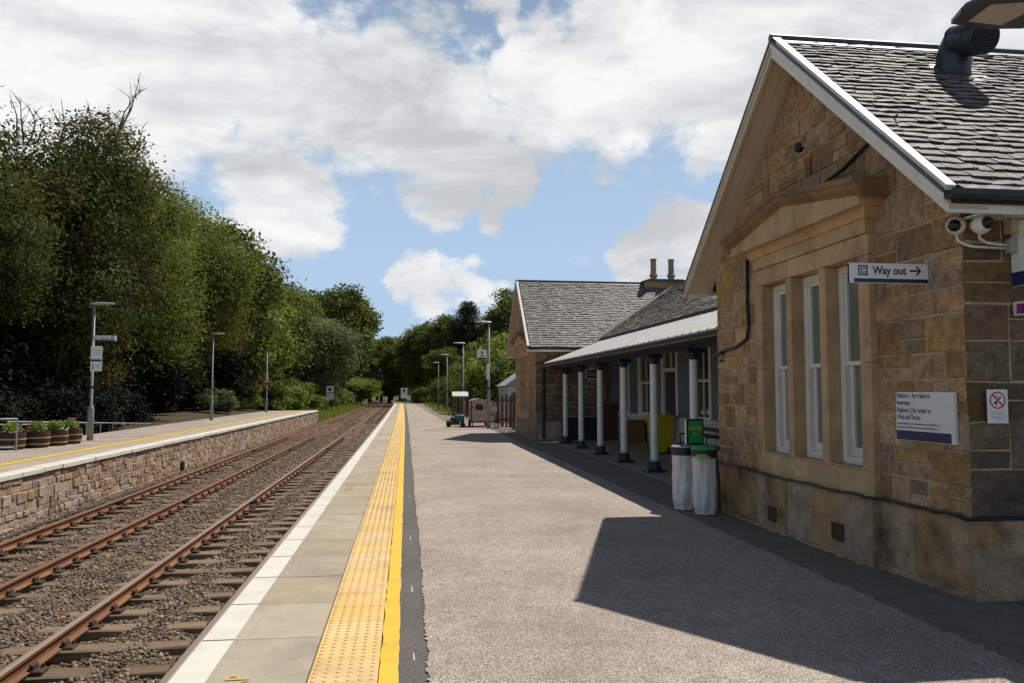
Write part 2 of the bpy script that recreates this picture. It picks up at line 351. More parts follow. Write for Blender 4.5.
# ------------------------------------------------------------------ masonry
def clip(poly, a, b, c):
    """keep a*u+b*v<=c"""
    out = []
    for i in range(len(poly)):
        p, q = poly[i], poly[(i+1) % len(poly)]
        dp, dq = a*p[0]+b*p[1]-c, a*q[0]+b*q[1]-c
        if dp <= 1e-9: out.append(p)
        if dp*dq < -1e-12:
            t = dp/(dp-dq); out.append((p[0]+(q[0]-p[0])*t, p[1]+(q[1]-p[1])*t))
    return out
def clip_rect(poly, u0, u1, v0, v1):
    for a, b, c in ((-1,0,-u0),(1,0,u1),(0,-1,-v0),(0,1,v1)):
        poly = clip(poly, a, b, c)
        if len(poly) < 3: return []
    return poly
def area(p): return abs(sum(p[i][0]*p[(i+1)%len(p)][1]-p[(i+1)%len(p)][0]*p[i][1] for i in range(len(p))))/2

def masonry(blk, back, poly, to3, n, rects=(), rows=(.18,.34), widths=(.25,.62), gap=.012, proud=(.012,.03), thick=.3, v_start=None, seed=1, quoin=None, split=.3, bpoly=None, jit=.005):
    """blk, back: MBs for the blocks and for the mortar behind; poly: outline (u,v); to3(u,v)->Vector; n: outward normal"""
    rnd = random.Random(seed); n = Vector(n); ja = jit
    us = [p[0] for p in poly]; vs = [p[1] for p in poly]
    U0, U1, V0, V1 = min(us), max(us), min(vs), max(vs)
    cu = sorted({U0, U1, *[r[0] for r in rects], *[r[1] for r in rects]})
    for i in range(len(cu)-1):
        a, b = cu[i], cu[i+1]; holes = sorted((r[2], r[3]) for r in rects if r[0] <= a+1e-6 and r[1] >= b-1e-6)
        v = V0
        for h0, h1 in holes + [(V1, V1)]:
            if h0 > v + 1e-6:
                q = clip_rect(bpoly or poly, a, b, v, h0)
                if q and area(q) > 1e-5: back.prism([to3(*p) for p in q], -n*thick)
            v = max(v, h1)
    v = v_start if v_start is not None else V0
    cuts = sorted({r[2] for r in rects} | {r[3] for r in rects} | {V1})
    while v < V1 - .03:
        h = rnd.uniform(*rows)
        for c in cuts:
            if v < c-.01 and v+h > c-.1: h = c - v
        spans = []; u = U0
        for r in sorted(rects):
            if r[2] < v+h/2 < r[3]:
                spans.append((u, r[0])); u = r[1]
        spans.append((u, U1))
        for a, b in spans:
            u = a
            first = True
            while u < b - .02:
                w = rnd.uniform(*widths)
                if quoin and first and a == U0: w = quoin[0] if rnd.random() < .5 else quoin[1]
                first = False
                if u + w > b - widths[0]*.6: w = b - u
                cells = [(u, u+w, v, v+h)]
                if rnd.random() < split and h > .22:
                    m_ = v + h*rnd.uniform(.4, .6)
                    if w > .4 and rnd.random() < .5:
                        k = u + w*rnd.uniform(.35,.65); cells = [(u,k,v,v+h),(k,u+w,v,m_),(k,u+w,m_,v+h)]
                    else: cells = [(u,u+w,v,m_),(u,u+w,m_,v+h)]
                for c0, c1, d0, d1 in cells:
                    g = gap/2*rnd.uniform(.6,1.5)
                    q = clip_rect(poly, c0+g, c1-g, d0+g, d1-g)
                    if len(q) < 3 or area(q) < .002: continue
                    d = rnd.uniform(*proud); t = (min(1,max(0,rnd.gauss(.5,.24))), rnd.random(), rnd.random())
                    cx = sum(p[0] for p in q)/len(q); cy = sum(p[1] for p in q)/len(q)
                    jit = [(p[0]+rnd.uniform(-ja,ja), p[1]+rnd.uniform(-ja,ja)) for p in q]
                    inn = []
                    for p in jit:
                        l = math.hypot(p[0]-cx, p[1]-cy); f = max(.5, 1-.014/max(l,.03)*1.3)
                        inn.append((cx+(p[0]-cx)*f, cy+(p[1]-cy)*f))
                    k = len(q)
                    A = [to3(*p) - n*.02 for p in jit]; B = [to3(*p) + n*(d*.45) for p in jit]; C = [to3(*p) + n*(d*rnd.uniform(.85,1.1)) for p in inn]
                    fs = [(i, (i+1)%k, k+(i+1)%k, k+i) for i in range(k)] + [(k+i, k+(i+1)%k, 2*k+(i+1)%k, 2*k+i) for i in range(k)] + [tuple(range(2*k, 3*k))]
                    nn = (A[1]-A[0]).cross(A[2]-A[1])
                    if nn.dot(n) < 0: fs = [f[::-1] for f in fs]
                    blk.add(A+B+C, fs, 0, t)
                u += w
        v += h

def slates(mb, o, u, up, n, ulen, vlen, expo=.116, w=(.10,.215), seed=3, ragged=.022, th=.010):
    """slate courses laid from the eave (o) upwards"""
    rnd = random.Random(seed); o = Vector(o); u = Vector(u).normalized(); up = Vector(up).normalized(); n = Vector(n).normalized()
    v = -.04; k = 0
    while v < vlen - .02:
        e = expo*rnd.uniform(.93,1.07)*(1.12 - .3*v/vlen)
        x = -rnd.uniform(0, .15)
        while x < ulen:
            ww = rnd.uniform(*w)*(1.08-.25*v/vlen)
            a, b = max(0, x+.002), min(ulen, x+ww-.003)
            if b - a > .03:
                d0 = rnd.uniform(-ragged, ragged); d1 = d0 + rnd.uniform(-ragged*.6, ragged*.6)
                l = e*1.75; h0 = .018 + rnd.uniform(0,.015); h1 = .018 + rnd.uniform(0,.015)
                l0 = min(v+l, vlen)
                p = [o+u*a+up*(v+d0)+n*h0, o+u*b+up*(v+d1)+n*h1, o+u*b+up*l0+n*.003, o+u*a+up*l0+n*.003]
                q = [p[0]+n*th, p[1]+n*th, p[2]+n*.003, p[3]+n*.003]
                t = (min(1,max(0,rnd.gauss(.5,.23))), rnd.random(), rnd.random())
                mb.add(p+q, [(4,5,6,7),(0,1,5,4),(1,2,6,5),(3,0,4,7)], 0, t)
            x += ww
        v += e; k += 1

# ------------------------------------------------------------------ camera, light, sky
cam = bpy.data.cameras.new('camera'); co = bpy.data.objects.new('camera', cam); col.objects.link(co)
fwd = Vector((0.13083514, 0.98940043, 0.06299961)); up = Vector((-0.00825897,-0.0624559,0.99801355)); rt = Vector((0.99136974,-0.13109556,0))
co.matrix_world = Matrix(((rt.x,up.x,-fwd.x,0),(rt.y,up.y,-fwd.y,0),(rt.z,up.z,-fwd.z,1.6),(0,0,0,1)))
cam.sensor_width = 36; cam.lens = 800/1024*36; cam.clip_end = 4000; cam.clip_start = .05
scene.camera = co
SUN = Vector((.487,.384,1)).normalized()
elev = math.asin(SUN.z); az = math.atan2(SUN.x, SUN.y)
sl = bpy.data.lights.new('sun', 'SUN'); sl.energy = 5.0; sl.angle = R(.5); sl.color = (1,.95,.885)
so = bpy.data.objects.new('sun', sl); col.objects.link(so); so.location = (20,20,40)
so.rotation_euler = (-SUN).to_track_quat('-Z','Y').to_euler()

CLOUDS = [(-23.7,21.1,9.3,1.0),(-17.3,19.3,8.6,1.0),(-22.3,13.7,7.9,1),(-15.6,23.7,7.9,1),(-9.5,13.7,5.7,1),(-11.0,21.9,7.9,1),(-5.6,23.1,5.7,0.9),(-1.3,20.2,6.4,1),(3.0,17.7,5.0,1),(8.1,15.4,2.9,0.9),(-0.6,22.2,5.0,0.8),(-7.5,11.5,2.9,0.8),(9.6,23.0,4.3,1),(13.9,20.3,5.7,1),(19.7,21.9,6.4,1),(15.4,24.1,5.0,0.9),(25.2,23.2,7.2,1),(31.0,23.1,7.9,1),(36.3,20.4,6.4,0.9),(22.4,17.8,3.6,0.8),(2.3,13.2,2.9,0.9),(-0.5,14.2,1.8,0.7),(5.9,12.6,2.1,0.8),(1.6,6.5,3.2,0.9),(4.5,6.9,2.1,0.7),(-0.5,6.2,1.8,0.7),(20.2,11.6,3.2,0.9),(16.7,9.0,3.2,0.7),(5.9,25.8,1.8,0.6),(12.4,7.6,2.9,0.4),(-32.7,15.9,14.3,1),(46.6,13.4,10.7,1),(22.2,7.1,3.6,0.8)]
def make_world():
    w = bpy.data.worlds.new('World'); scene.world = w; w.use_nodes = True
    nt = w.node_tree; N = nt.nodes; L = nt.links; bg = N['Background']
    sky = N.new('ShaderNodeTexSky'); sky.sky_type = 'NISHITA'; sky.sun_disc = False
    sky.sun_elevation = elev; sky.sun_rotation = az; sky.air_density = 1.0; sky.dust_density = 0.1; sky.ozone_density = 2.5
    tc = N.new('ShaderNodeTexCoord'); D = tc.outputs['Generated']
    def math_(op, a, b=None, c=None):
        m = N.new('ShaderNodeMath'); m.operation = op
        for i, q in enumerate((a, b, c)):
            if q is None: continue
            if isinstance(q, (int, float)): m.inputs[i].default_value = q
            else: L.new(q, m.inputs[i])
        return m.outputs[0]
    def noise(vec, sc, det, ro=.55, off=(0,0,0), zs=2.2, dist=0):
        mp = N.new('ShaderNodeMapping'); mp.inputs['Scale'].default_value = (1,1,zs); mp.inputs['Location'].default_value = off; L.new(vec, mp.inputs[0])
        n = N.new('ShaderNodeTexNoise'); n.inputs['Scale'].default_value = sc; n.inputs['Detail'].default_value = det; n.inputs['Roughness'].default_value = ro; n.inputs['Distortion'].default_value = dist
        L.new(mp.outputs[0], n.inputs['Vector']); return n.outputs['Fac']
    wn = N.new('ShaderNodeTexNoise'); wn.inputs['Scale'].default_value = 7; wn.inputs['Detail'].default_value = 6; wn.inputs['Roughness'].default_value = .6; L.new(D, wn.inputs['Vector'])
    wv = N.new('ShaderNodeVectorMath'); wv.operation = 'MULTIPLY_ADD'; L.new(wn.outputs['Color'], wv.inputs[0]); wv.inputs[1].default_value = (.2,.2,.14); wv.inputs[2].default_value = (-.1,-.1,-.07)
    wa = N.new('ShaderNodeVectorMath'); wa.operation = 'ADD'; L.new(D, wa.inputs[0]); L.new(wv.outputs[0], wa.inputs[1])
    wz = N.new('ShaderNodeVectorMath'); wz.operation = 'NORMALIZE'; L.new(wa.outputs[0], wz.inputs[0]); DW = wz.outputs[0]
    f = None
    for a, e, r, amp in CLOUDS:
        c = (math.sin(R(a))*math.cos(R(e)), math.cos(R(a))*math.cos(R(e)), math.sin(R(e)))
        v = N.new('ShaderNodeVectorMath'); v.operation = 'DOT_PRODUCT'; L.new(DW, v.inputs[0]); v.inputs[1].default_value = c
        k = 2/(R(r)*1.12)**2
        g = math_('MULTIPLY_ADD', v.outputs['Value'], k*amp, amp*(1-k))
        f = g if f is None else math_('MAXIMUM', f, g)
    f = math_('MAXIMUM', f, -.7)
    n1 = noise(D, 5.5, 9, .58, (.3,.1,.2)); n2 = noise(D, 15, 6, .6, (1.3,.7,.2))
    s = math_('ADD', f, math_('MULTIPLY_ADD', n1, 2.2, -1.1)); s = math_('ADD', s, math_('MULTIPLY_ADD', n2, .7, -.35))
    dens = N.new('ShaderNodeMapRange'); dens.interpolation_type = 'SMOOTHSTEP'; dens.inputs[1].default_value = .2; dens.inputs[2].default_value = .62; L.new(s, dens.inputs[0])
    # cloud shade: soft grey bellies, offset noise
    n3 = noise(D, 4.2, 7, .6, (.3,.1,.37), 2.4, .3)
    sh = N.new('ShaderNodeMapRange'); sh.inputs[1].default_value = .40; sh.inputs[2].default_value = .62; L.new(n3, sh.inputs[0])
    cc = N.new('ShaderNodeMix'); cc.data_type = 'RGBA'; L.new(sh.outputs[0], cc.inputs[0]); cc.inputs[6].default_value = (CL*.62,CL*.64,CL*.67,1); cc.inputs[7].default_value = (CL*1.03,CL*1.03,CL*1.03,1)
    hb = N.new('ShaderNodeMix'); hb.data_type = 'RGBA'; hb.blend_type = 'MULTIPLY'; hb.inputs[0].default_value = 1; L.new(sky.outputs[0], hb.inputs[6]); hb.inputs[7].default_value = SKYTINT
    sz = N.new('ShaderNodeSeparateXYZ'); L.new(D, sz.inputs[0])
    hf = N.new('ShaderNodeMapRange'); hf.interpolation_type = 'SMOOTHSTEP'; hf.inputs[1].default_value = .75; hf.inputs[2].default_value = .12; hf.inputs[3].default_value = 0; hf.inputs[4].default_value = .9; L.new(sz.outputs[2], hf.inputs[0])
    pl_ = N.new('ShaderNodeMix'); pl_.data_type = 'RGBA'; L.new(hf.outputs[0], pl_.inputs[0]); L.new(hb.outputs[2], pl_.inputs[6]); pl_.inputs[7].default_value = PALE
    mx = N.new('ShaderNodeMix'); mx.data_type = 'RGBA'; L.new(dens.outputs[0], mx.inputs[0]); L.new(pl_.outputs[2], mx.inputs[6]); L.new(cc.outputs[2], mx.inputs[7])
    L.new(mx.outputs[2], bg.inputs['Color']); bg.inputs['Strength'].default_value = .1
CL = 9.3; SKYTINT = (.68,.63,.60,1); PALE = (4.7,6.4,8.7,1)
make_world()
vs = scene.view_settings; vs.view_transform = 'Standard'; vs.look = 'None'; vs.gamma = 1; vs.exposure = 0; vs.use_curve_mapping = False
scene.cycles.max_bounces = 6; scene.cycles.transparent_max_bounces = 8

# ------------------------------------------------------------------ setting: ground, track bed, platforms
def off(y):
    if y < 25: return 0
    return -.00004*(min(y,130)-25)**2 - max(0, y-130)*.0084
def ysteps(a, b, s=4):
    n = max(1, int(math.ceil((b-a)/s))); return [a+(b-a)*i/n for i in range(n+1)]
def ribbon(mb, x0, x1, y0, y1, z, step=4, t=None, curve=True, zb=None):
    ys = ysteps(y0, y1, step) if curve else [y0, y1]
    for a, b in zip(ys, ys[1:]):
        oa, ob_ = (off(a), off(b)) if curve else (0, 0)
        if zb is None:
            mb.add([(x0+oa,a,z),(x1+oa,a,z),(x1+ob_,b,z),(x0+ob_,b,z)], [(0,1,2,3)], 0, t)
        else:
            mb.add([(x0+oa,a,zb),(x1+oa,a,zb),(x1+ob_,b,zb),(x0+ob_,b,zb),(x0+oa,a,z),(x1+oa,a,z),(x1+ob_,b,z),(x0+ob_,b,z)],
                   [(0,3,2,1),(4,5,6,7),(0,1,5,4),(1,2,6,5),(2,3,7,6),(3,0,4,7)], 0, t)
mb = MB(); mb.add([(-900,-300,-1.3),(900,-300,-1.3),(900,1500,-1.3),(-900,1500,-1.3)], [(0,1,2,3)])
struct(mb.build('ground', M['verge'], base=(0,0,-1.3)))
ZR = -.9            # rail head
ZS = ZR - .17       # sleeper top
def bed(x, y):
    """height of the ballast: humped over the sleepers between the rails, hollow beside them, heaped in the six foot"""
    x -= off(y); z = -.03
    for c in (-2.82, -5.92):
        d = abs(x-c)
        if d < .95: z = max(-.085, .004 - .095*max(0, d-.1)/.4) if d < .62 else -.09 + .03*max(0,(d-.78))/.2
    if -4.95 < x < -3.85: z = -.03 + .055*math.cos((x+4.38)/.55*1.57)
    return ZS + z + .016*math.sin(x*9+y*2.3)*math.sin(y*5.1-x*3) + .012*math.sin(y*1.3+x*2)
def build_bed():
    ys = list(np.arange(-12, 60, .16)) + list(np.arange(60, 332, 4.0)); xs = np.arange(-7.8, -1.19, .15); n = len(xs); V = []; F = []
    for y in ys:
        for x in xs: V.append((x+off(y), y, bed(x+off(y), y)))
    for j in range(len(ys)-1):
        for i in range(n-1): F.append((j*n+i, j*n+i+1, (j+1)*n+i+1, (j+1)*n+i))
    me = np_mesh('track_ballast', np.array(V), np.array(F), None, M['ballast'], True)
    o = bpy.data.objects.new('track_ballast', me); col.objects.link(o); struct(o)
build_bed()
# platform in the foreground
PE = -1.29
mb = MB(); ribbon(mb, PE+.06, 24, -12, 37, -.012, 5, zb=-1.29); ribbon(mb, PE+.06, 3.4, 37, 118, -.012, 5, zb=-1.29)
struct(mb.build('platform', M['tarmac'], base=(0,0,-1.29)))
rnd = random.Random(5)
mb = MB()
y = -12.0
def raggedx(base, amp, r): return base + r.uniform(-amp, amp)
ya = -12; xa = .15
while ya < 117:
    st = rnd.uniform(.012,.03) if 0 < ya < 16 else (.2 if ya < 40 else 1.0)
    yb = ya + st; xb = .15 + .006*math.sin(yb*.9) + .005*math.sin(yb*6.1+1) + rnd.gauss(0,.008)
    xr = 3.62+rnd.uniform(-.03,.03) if yb < 36.5 else max(1.15, 2.2 - (yb-37)*.0145)
    xr0 = (xr_prev if ya > -12 else 3.62) if ya < 36.5 else max(1.15, 2.2 - (ya-37)*.0145)
    mb.add([(xa+off(ya),ya,-.004),(xr0,ya,-.004),(xr,yb,-.004),(xb+off(yb),yb,-.004)], [(0,1,2,3)])
    ya, xa = yb, xb; xr_prev = xr
struct(mb.build('platform_paving', M['paving'], base=(0,0,-.02)))
mb = MB(); ribbon(mb, 3.5, 4.62, -12, 36.5, -.008, 60, curve=False)
struct(mb.build('platform_margin', mat_chips('fine_dark_asphalt', [(.19,.158,.13),(.28,.235,.195),(.22,.185,.15),(.15,.126,.106)], 110, (.14,.116,.096), bump=.3), base=(0,0,-.02)))
mb = MB(); mb.box((4.62,10.95,-.2),(7.0,26.9,.006))
struct(mb.build('veranda_floor', M['slab_buff']))
# gravel and earth beside the far end of the platform
mb = MB(); ys = ysteps(36.5, 118, 3)
for a, b in zip(ys, ys[1:]):
    xa_ = max(1.15, 2.2-(a-37)*.0145); xb_ = max(1.15, 2.2-(b-37)*.0145)
    mb.add([(xa_,a,.0),(5.5,a,.02),(5.5,b,.02),(xb_,b,.0)], [(0,1,2,3)])
struct(mb.build('gravel_verge', M['paving_far'], base=(0,36,-.01)))
mb = MB()
for x0, y0, x1, y1 in ((2.6,52,6,118),(5.2,37,30,140),(-1.6,118,30,140)):
    mb.add([(x0,y0,-.05),(x1,y0,.0),(x1,y1,.0),(x0,y1,.04)], [(0,1,2,3)])
struct(mb.build('verge', M['verge'], base=(5,80,-.1)))

# coping slabs
mb = MB(); rnd = random.Random(11); y = -11.35
PITCH = .885
while y < 117.5:
    l = PITCH; h = rnd.uniform(-.002,.002)
    o = off(y+l/2)
    mb.cbox((( PE-.54)/2+o, y+l/2, -.05+h), (.75, l-.009, .1), t=(rnd.random(), .5, rnd.random()*.4+.3), ch=.006)
    y += l
struct(mb.build('coping_slabs', M['concrete'], base=(0,0,-.1)))
mb = MB(); y = -11.35
while y < 117.5:
    o = off(y+PITCH/2)
    mb.add([(PE+.004+o,y+.01,.0042),(PE+.205+o,y+.01,.0042),(PE+.205+o,y+PITCH-.01,.0042),(PE+.004+o,y+PITCH-.01,.0042)], [(0,1,2,3)])
    mb.add([(PE-.0025+o,y+.008,.0042),(PE-.0025+o,y+.008,-.03),(PE-.0025+o,y+PITCH-.008,-.03),(PE-.0025+o,y+PITCH-.008,.0042)], [(0,1,2,3)])
    y += PITCH
struct(mb.build('white_edge_line', M['white_line'], base=(0,0,0)))
mb = MB(); ribbon(mb, PE+.285, PE+.292, -11, 117, .0045, 4)
struct(mb.build('slab_groove_line', mat('pale_groove', (.42,.39,.34), (.34,.31,.27), 20, .8), base=(0,0,0)))
# tactile slabs and their blisters
mb = MB(); y = -11.4; rnd = random.Random(12)
while y < 117.5:
    l = .4; o = off(y+l/2)
    mb.cbox((-.337+o, y+l/2, -.048+rnd.uniform(-.001,.001)), (.385, l-.004, .1), t=(rnd.random(), .5, rnd.random()*.4+.3), ch=.003)
    if 3 < y < 45:
        for i in range(6):
            for j in range(6):
                cx = -.337-.385/2 + .032 + i*.0642 + o; cy = y + .033 + j*.0668
                mb.lathe([(.0155,0),(.0125,.0045),(.006,.006)], (cx, cy, .0015), n=8, t=(.5,.5,.5))
    y += l
struct(mb.build('tactile_paving', M['tactile'], base=(0,0,-.1)))
mb = MB(); rnd = random.Random(3); ya = -12; e0 = e1 = 0
while ya < 117:
    st = .12 if ya < 20 else 1; yb = ya+st; f0, f1 = rnd.uniform(-.006,.006), rnd.uniform(-.006,.006)
    mb.add([(-.138+e0+off(ya),ya,.002),(-.03+e1+off(ya),ya,.002),(-.03+f1+off(yb),yb,.002),(-.138+f0+off(yb),yb,.002)], [(0,1,2,3)])
    ya, e0, e1 = yb, f0, f1
struct(mb.build('yellow_line', M['yellow_line'], base=(0,0,0)))
tt = None
for yy in (4.78, 14.45, 24.2, 34, 43.8, 53.6):
    struct(text(None, 'MIND THE GAP', (-.85+off(yy), yy-1.15, .0052), (0,1,0), (-1,0,0), .135, M['faded_yellow'], width=1.15, name='painted_warning'))
# chalk dashes on the tarmac strip
mb = MB()
for yy, l in ((4.95,.14),(6.6,.22),(8.9,.2),(12.5,.2)):
    mb.add([(.06,yy,-.0075),(.068,yy,-.0075),(.062,yy+l,-.0075),(.056,yy+l,-.0075)], [(0,1,2,3)])
struct(mb.build('chalk_marks', M['white_line'], base=(0,0,0)))

# brick face below the edge of the near platform
mb = MB(); ribbon(mb, PE+.02, PE+.06, -12, 118, -.1, 5, zb=-1.28)
struct(mb.build('platform_face', M['plinth'], base=(0,0,-1.28)))

# ---- opposite platform
P1 = -7.62
mb = MB(); mb.box((-13.2,-8,-1.29),(P1-.05,27,-.012)); mb.box((-11.9,27,-1.29),(P1-.05,72.3,-.012))
struct(mb.build('opposite_platform', M['paving'], base=(-10,20,-1.29)))
mb = MB(); mb.add([(-8.7,-8,-.006),(P1-.3,-8,-.006),(P1-.3,72,-.006),(-8.7,72,-.006)], [(0,1,2,3)])
struct(mb.build('opposite_platform_margin', M['concrete'], base=(-8,20,-.02)))
mb = MB(); mb.add([(-8.95,-8,-.002),(-8.72,-8,-.002),(-8.72,72,-.002),(-8.95,72,-.002)], [(0,1,2,3)])
struct(mb.build('opposite_yellow_line', M['yellow_line'], base=(-8,20,0)))
# its rubble retaining wall with white coping stones
pw = empty('platform_wall', (P1,32,-1.25), 'long rubble stone wall with white coping holding up the opposite platform', 'wall')
blk, back = MB(), MB()
HOLE = (28.72,29.0,-1.06,-.8)
masonry(blk, back, [(-8,-1.25),(72,-1.25),(72.9,-1.25),(71.9,-.1),(-8,-.1)], lambda u, v: Vector((P1-.06,u,v)), (1,0,0), [HOLE], rows=(.12,.23), widths=(.14,.48), gap=.026, proud=(.010,.045), thick=.25, seed=21, split=.3, jit=.014)
blk.build('masonry', M['rubble'], pw); back.build('mortar_bed', M['rubble_mortar'], pw)
mb = MB(); rnd = random.Random(4); y = -8
while y < 72:
    l = rnd.uniform(.85,1.05); l = min(l, 72.1-y)
    mb.cbox((P1-.17, y+l/2, -.048+rnd.uniform(-.006,.006)), (.38+rnd.uniform(-.02,.02), l-.012, .1), t=(rnd.random(),.5,.5), ch=.012); y += l
mb.build('coping', M['white_line'], pw)
mb = MB(); mb.box((P1-.13,28.72,-1.06),(P1-.12,29,-.8)); mb.build('drain_opening', M['deck'], pw)
mb = MB(); mb.box((P1-.04,28.98,-1.1),(P1+.06,29.12,-.79)); mb.build('rusty_post', M['chair_iron'], pw)

# ------------------------------------------------------------------ tracks
def rail_mesh(x, y0, y1, top):
    pr = [(-.068,-.155),(.068,-.155),(.066,-.143),(.012,-.122),(.011,-.05),(.036,-.036),(.036,-.008),(.026,0),(-.026,0),(-.036,-.008),(-.036,-.036),(-.011,-.05),(-.012,-.122),(-.066,-.143)]
    ys = ysteps(y0, y1, 3.05); n = len(pr); mb = MB(); vs = []; fs = []
    for yy in ys: vs += [(x+off(yy)+a, yy, ZR+b) for a, b in pr]
    for i in range(len(ys)-1):
        for k in range(n): fs.append((i*n+k, i*n+(k+1)%n, (i+1)*n+(k+1)%n, (i+1)*n+k))
    mb.add(vs, fs)
    mb.mi = [1 if (k % n) in (6,7,8) else 0 for k in range(len(fs))]
    # end faces
    mb.add([vs[k] for k in range(n)], [tuple(range(n))]); mb.add([vs[-n+k] for k in range(n)], [tuple(range(n-1,-1,-1))])
    return mb
def track(label, xs, seed, ystart, joints, top):
    cx = sum(xs)/2
    root = empty('railway_track', (cx, 0, ZS-.15), label, 'track')
    for x in xs: rail_mesh(x, -12, 320, top).build('rail', [M['rail'], M[top]], root)
    rnd = random.Random(seed)
    protos = []
    for k in range(4):
        mb = MB(); n = 10; L_ = 2.6; vs = []; fs = []
        for i in range(n+1):
            a = -L_/2 + L_*i/n; j = lambda: rnd.uniform(-.008,.008)
            vs += [(a,-.125+j(),0),(a,-.125+j(),.135+j()*.6),(a,-.105+j(),.15+j()*.5),(a,.105+j(),.15+j()*.5),(a,.125+j(),.135+j()*.6),(a,.125+j(),0)]
        for i in range(n):
            for q in range(5): fs.append((i*6+q, i*6+q+1, i*6+7+q, i*6+6+q))
        fs += [(0,5,4,3,2,1)][::1] + [tuple(n*6+q for q in range(6))]
        mb.add(vs, [f[::-1] for f in fs], 0, (rnd.random(),.5,.5))
        protos.append(mb)
    ch = MB(); ch.cbox((0,0,.151), (.25,.14,.012), ch=.004)
    for sg in (-1,1):
        ch.cbox((sg*.115, 0, .168), (.12,.16,.04), ch=.012); ch.cbox((sg*.072,0,.2), (.045,.13,.09), ch=.012)
        ch.lathe([(.016,0),(.016,.03),(.01,.036)], (sg*.135,.05,.188), 6)
    sl0 = None; chs = None
    pm = []
    for p in protos:
        o = p.build('sleeper', M['sleeper'], root, local=True); pm.append(o.data); bpy.data.objects.remove(o)
    c0 = ch.build('rail_chair', M['chair_iron'], root, local=True); chm = c0.data; bpy.data.objects.remove(c0)
    y = ystart; k = 0; far = MB()
    while y < 300:
        if k < 100:
            s = bpy.data.objects.new('sleeper', rnd.choice(pm)); col.objects.link(s); s.parent = root
            s.location = (off(y)+rnd.uniform(-.05,.05), y+rnd.uniform(-.04,.04), rnd.uniform(-.018,.012)); s.rotation_euler.z = rnd.uniform(-.025,.025)
            if k < 70:
                for x in xs:
                    q = bpy.data.objects.new('rail_chair', chm); col.objects.link(q); q.parent = s
                    q.location = (x-cx+off(y)-s.location.x, 0, -s.location.z-.005)
        else:
            if y < 200: far.box((cx-1.3+off(y), y-.12, ZS-.1), (cx+1.3+off(y), y+.12, ZS), t=(rnd.random(),.5,.5))
        y += .72; k += 1
    tag(far.build('sleeper', M['sleeper'], root), kind='stuff')
    for x, yj in joints:
        mb = MB()
        for sg in (-1,1): mb.cbox((x+sg*.04, yj, ZR-.07), (.04,.5,.095), ch=.01)
        for q in (-.17,-.06,.06,.17):
            mb.lathe([(.022,-.02),(.022,.02)], (x+.068, yj+q, ZR-.06), 6)
        mb.build('fishplate', M['black_metal'], root)
    return root
track('railway track with a worn bright rail head beside the yellow tactile platform', (-3.57,-2.065), 31, -3.2, [(-3.57,19.6),(-3.57,37.6),(-3.57,55.6)], 'rail_top')
track('rust brown railway track running along the rubble wall of the opposite platform', (-6.65,-5.19), 32, -3.0, [(-6.65,20.03),(-5.19,20.1),(-5.19,37.3),(-6.65,36.7)], 'rail_top_rust')
mb = MB(); rnd = random.Random(8)
mb.tube([(-7.2+rnd.uniform(-.04,.04), yy, ZS+.0+rnd.uniform(0,.015)) for yy in np.arange(9,25,.7)], .035, 8)
tag(mb.build('trackside_cable', M['black_metal'], smooth=True), 'thick dark cable lying on the ballast at the foot of the rubble wall', 'cable')

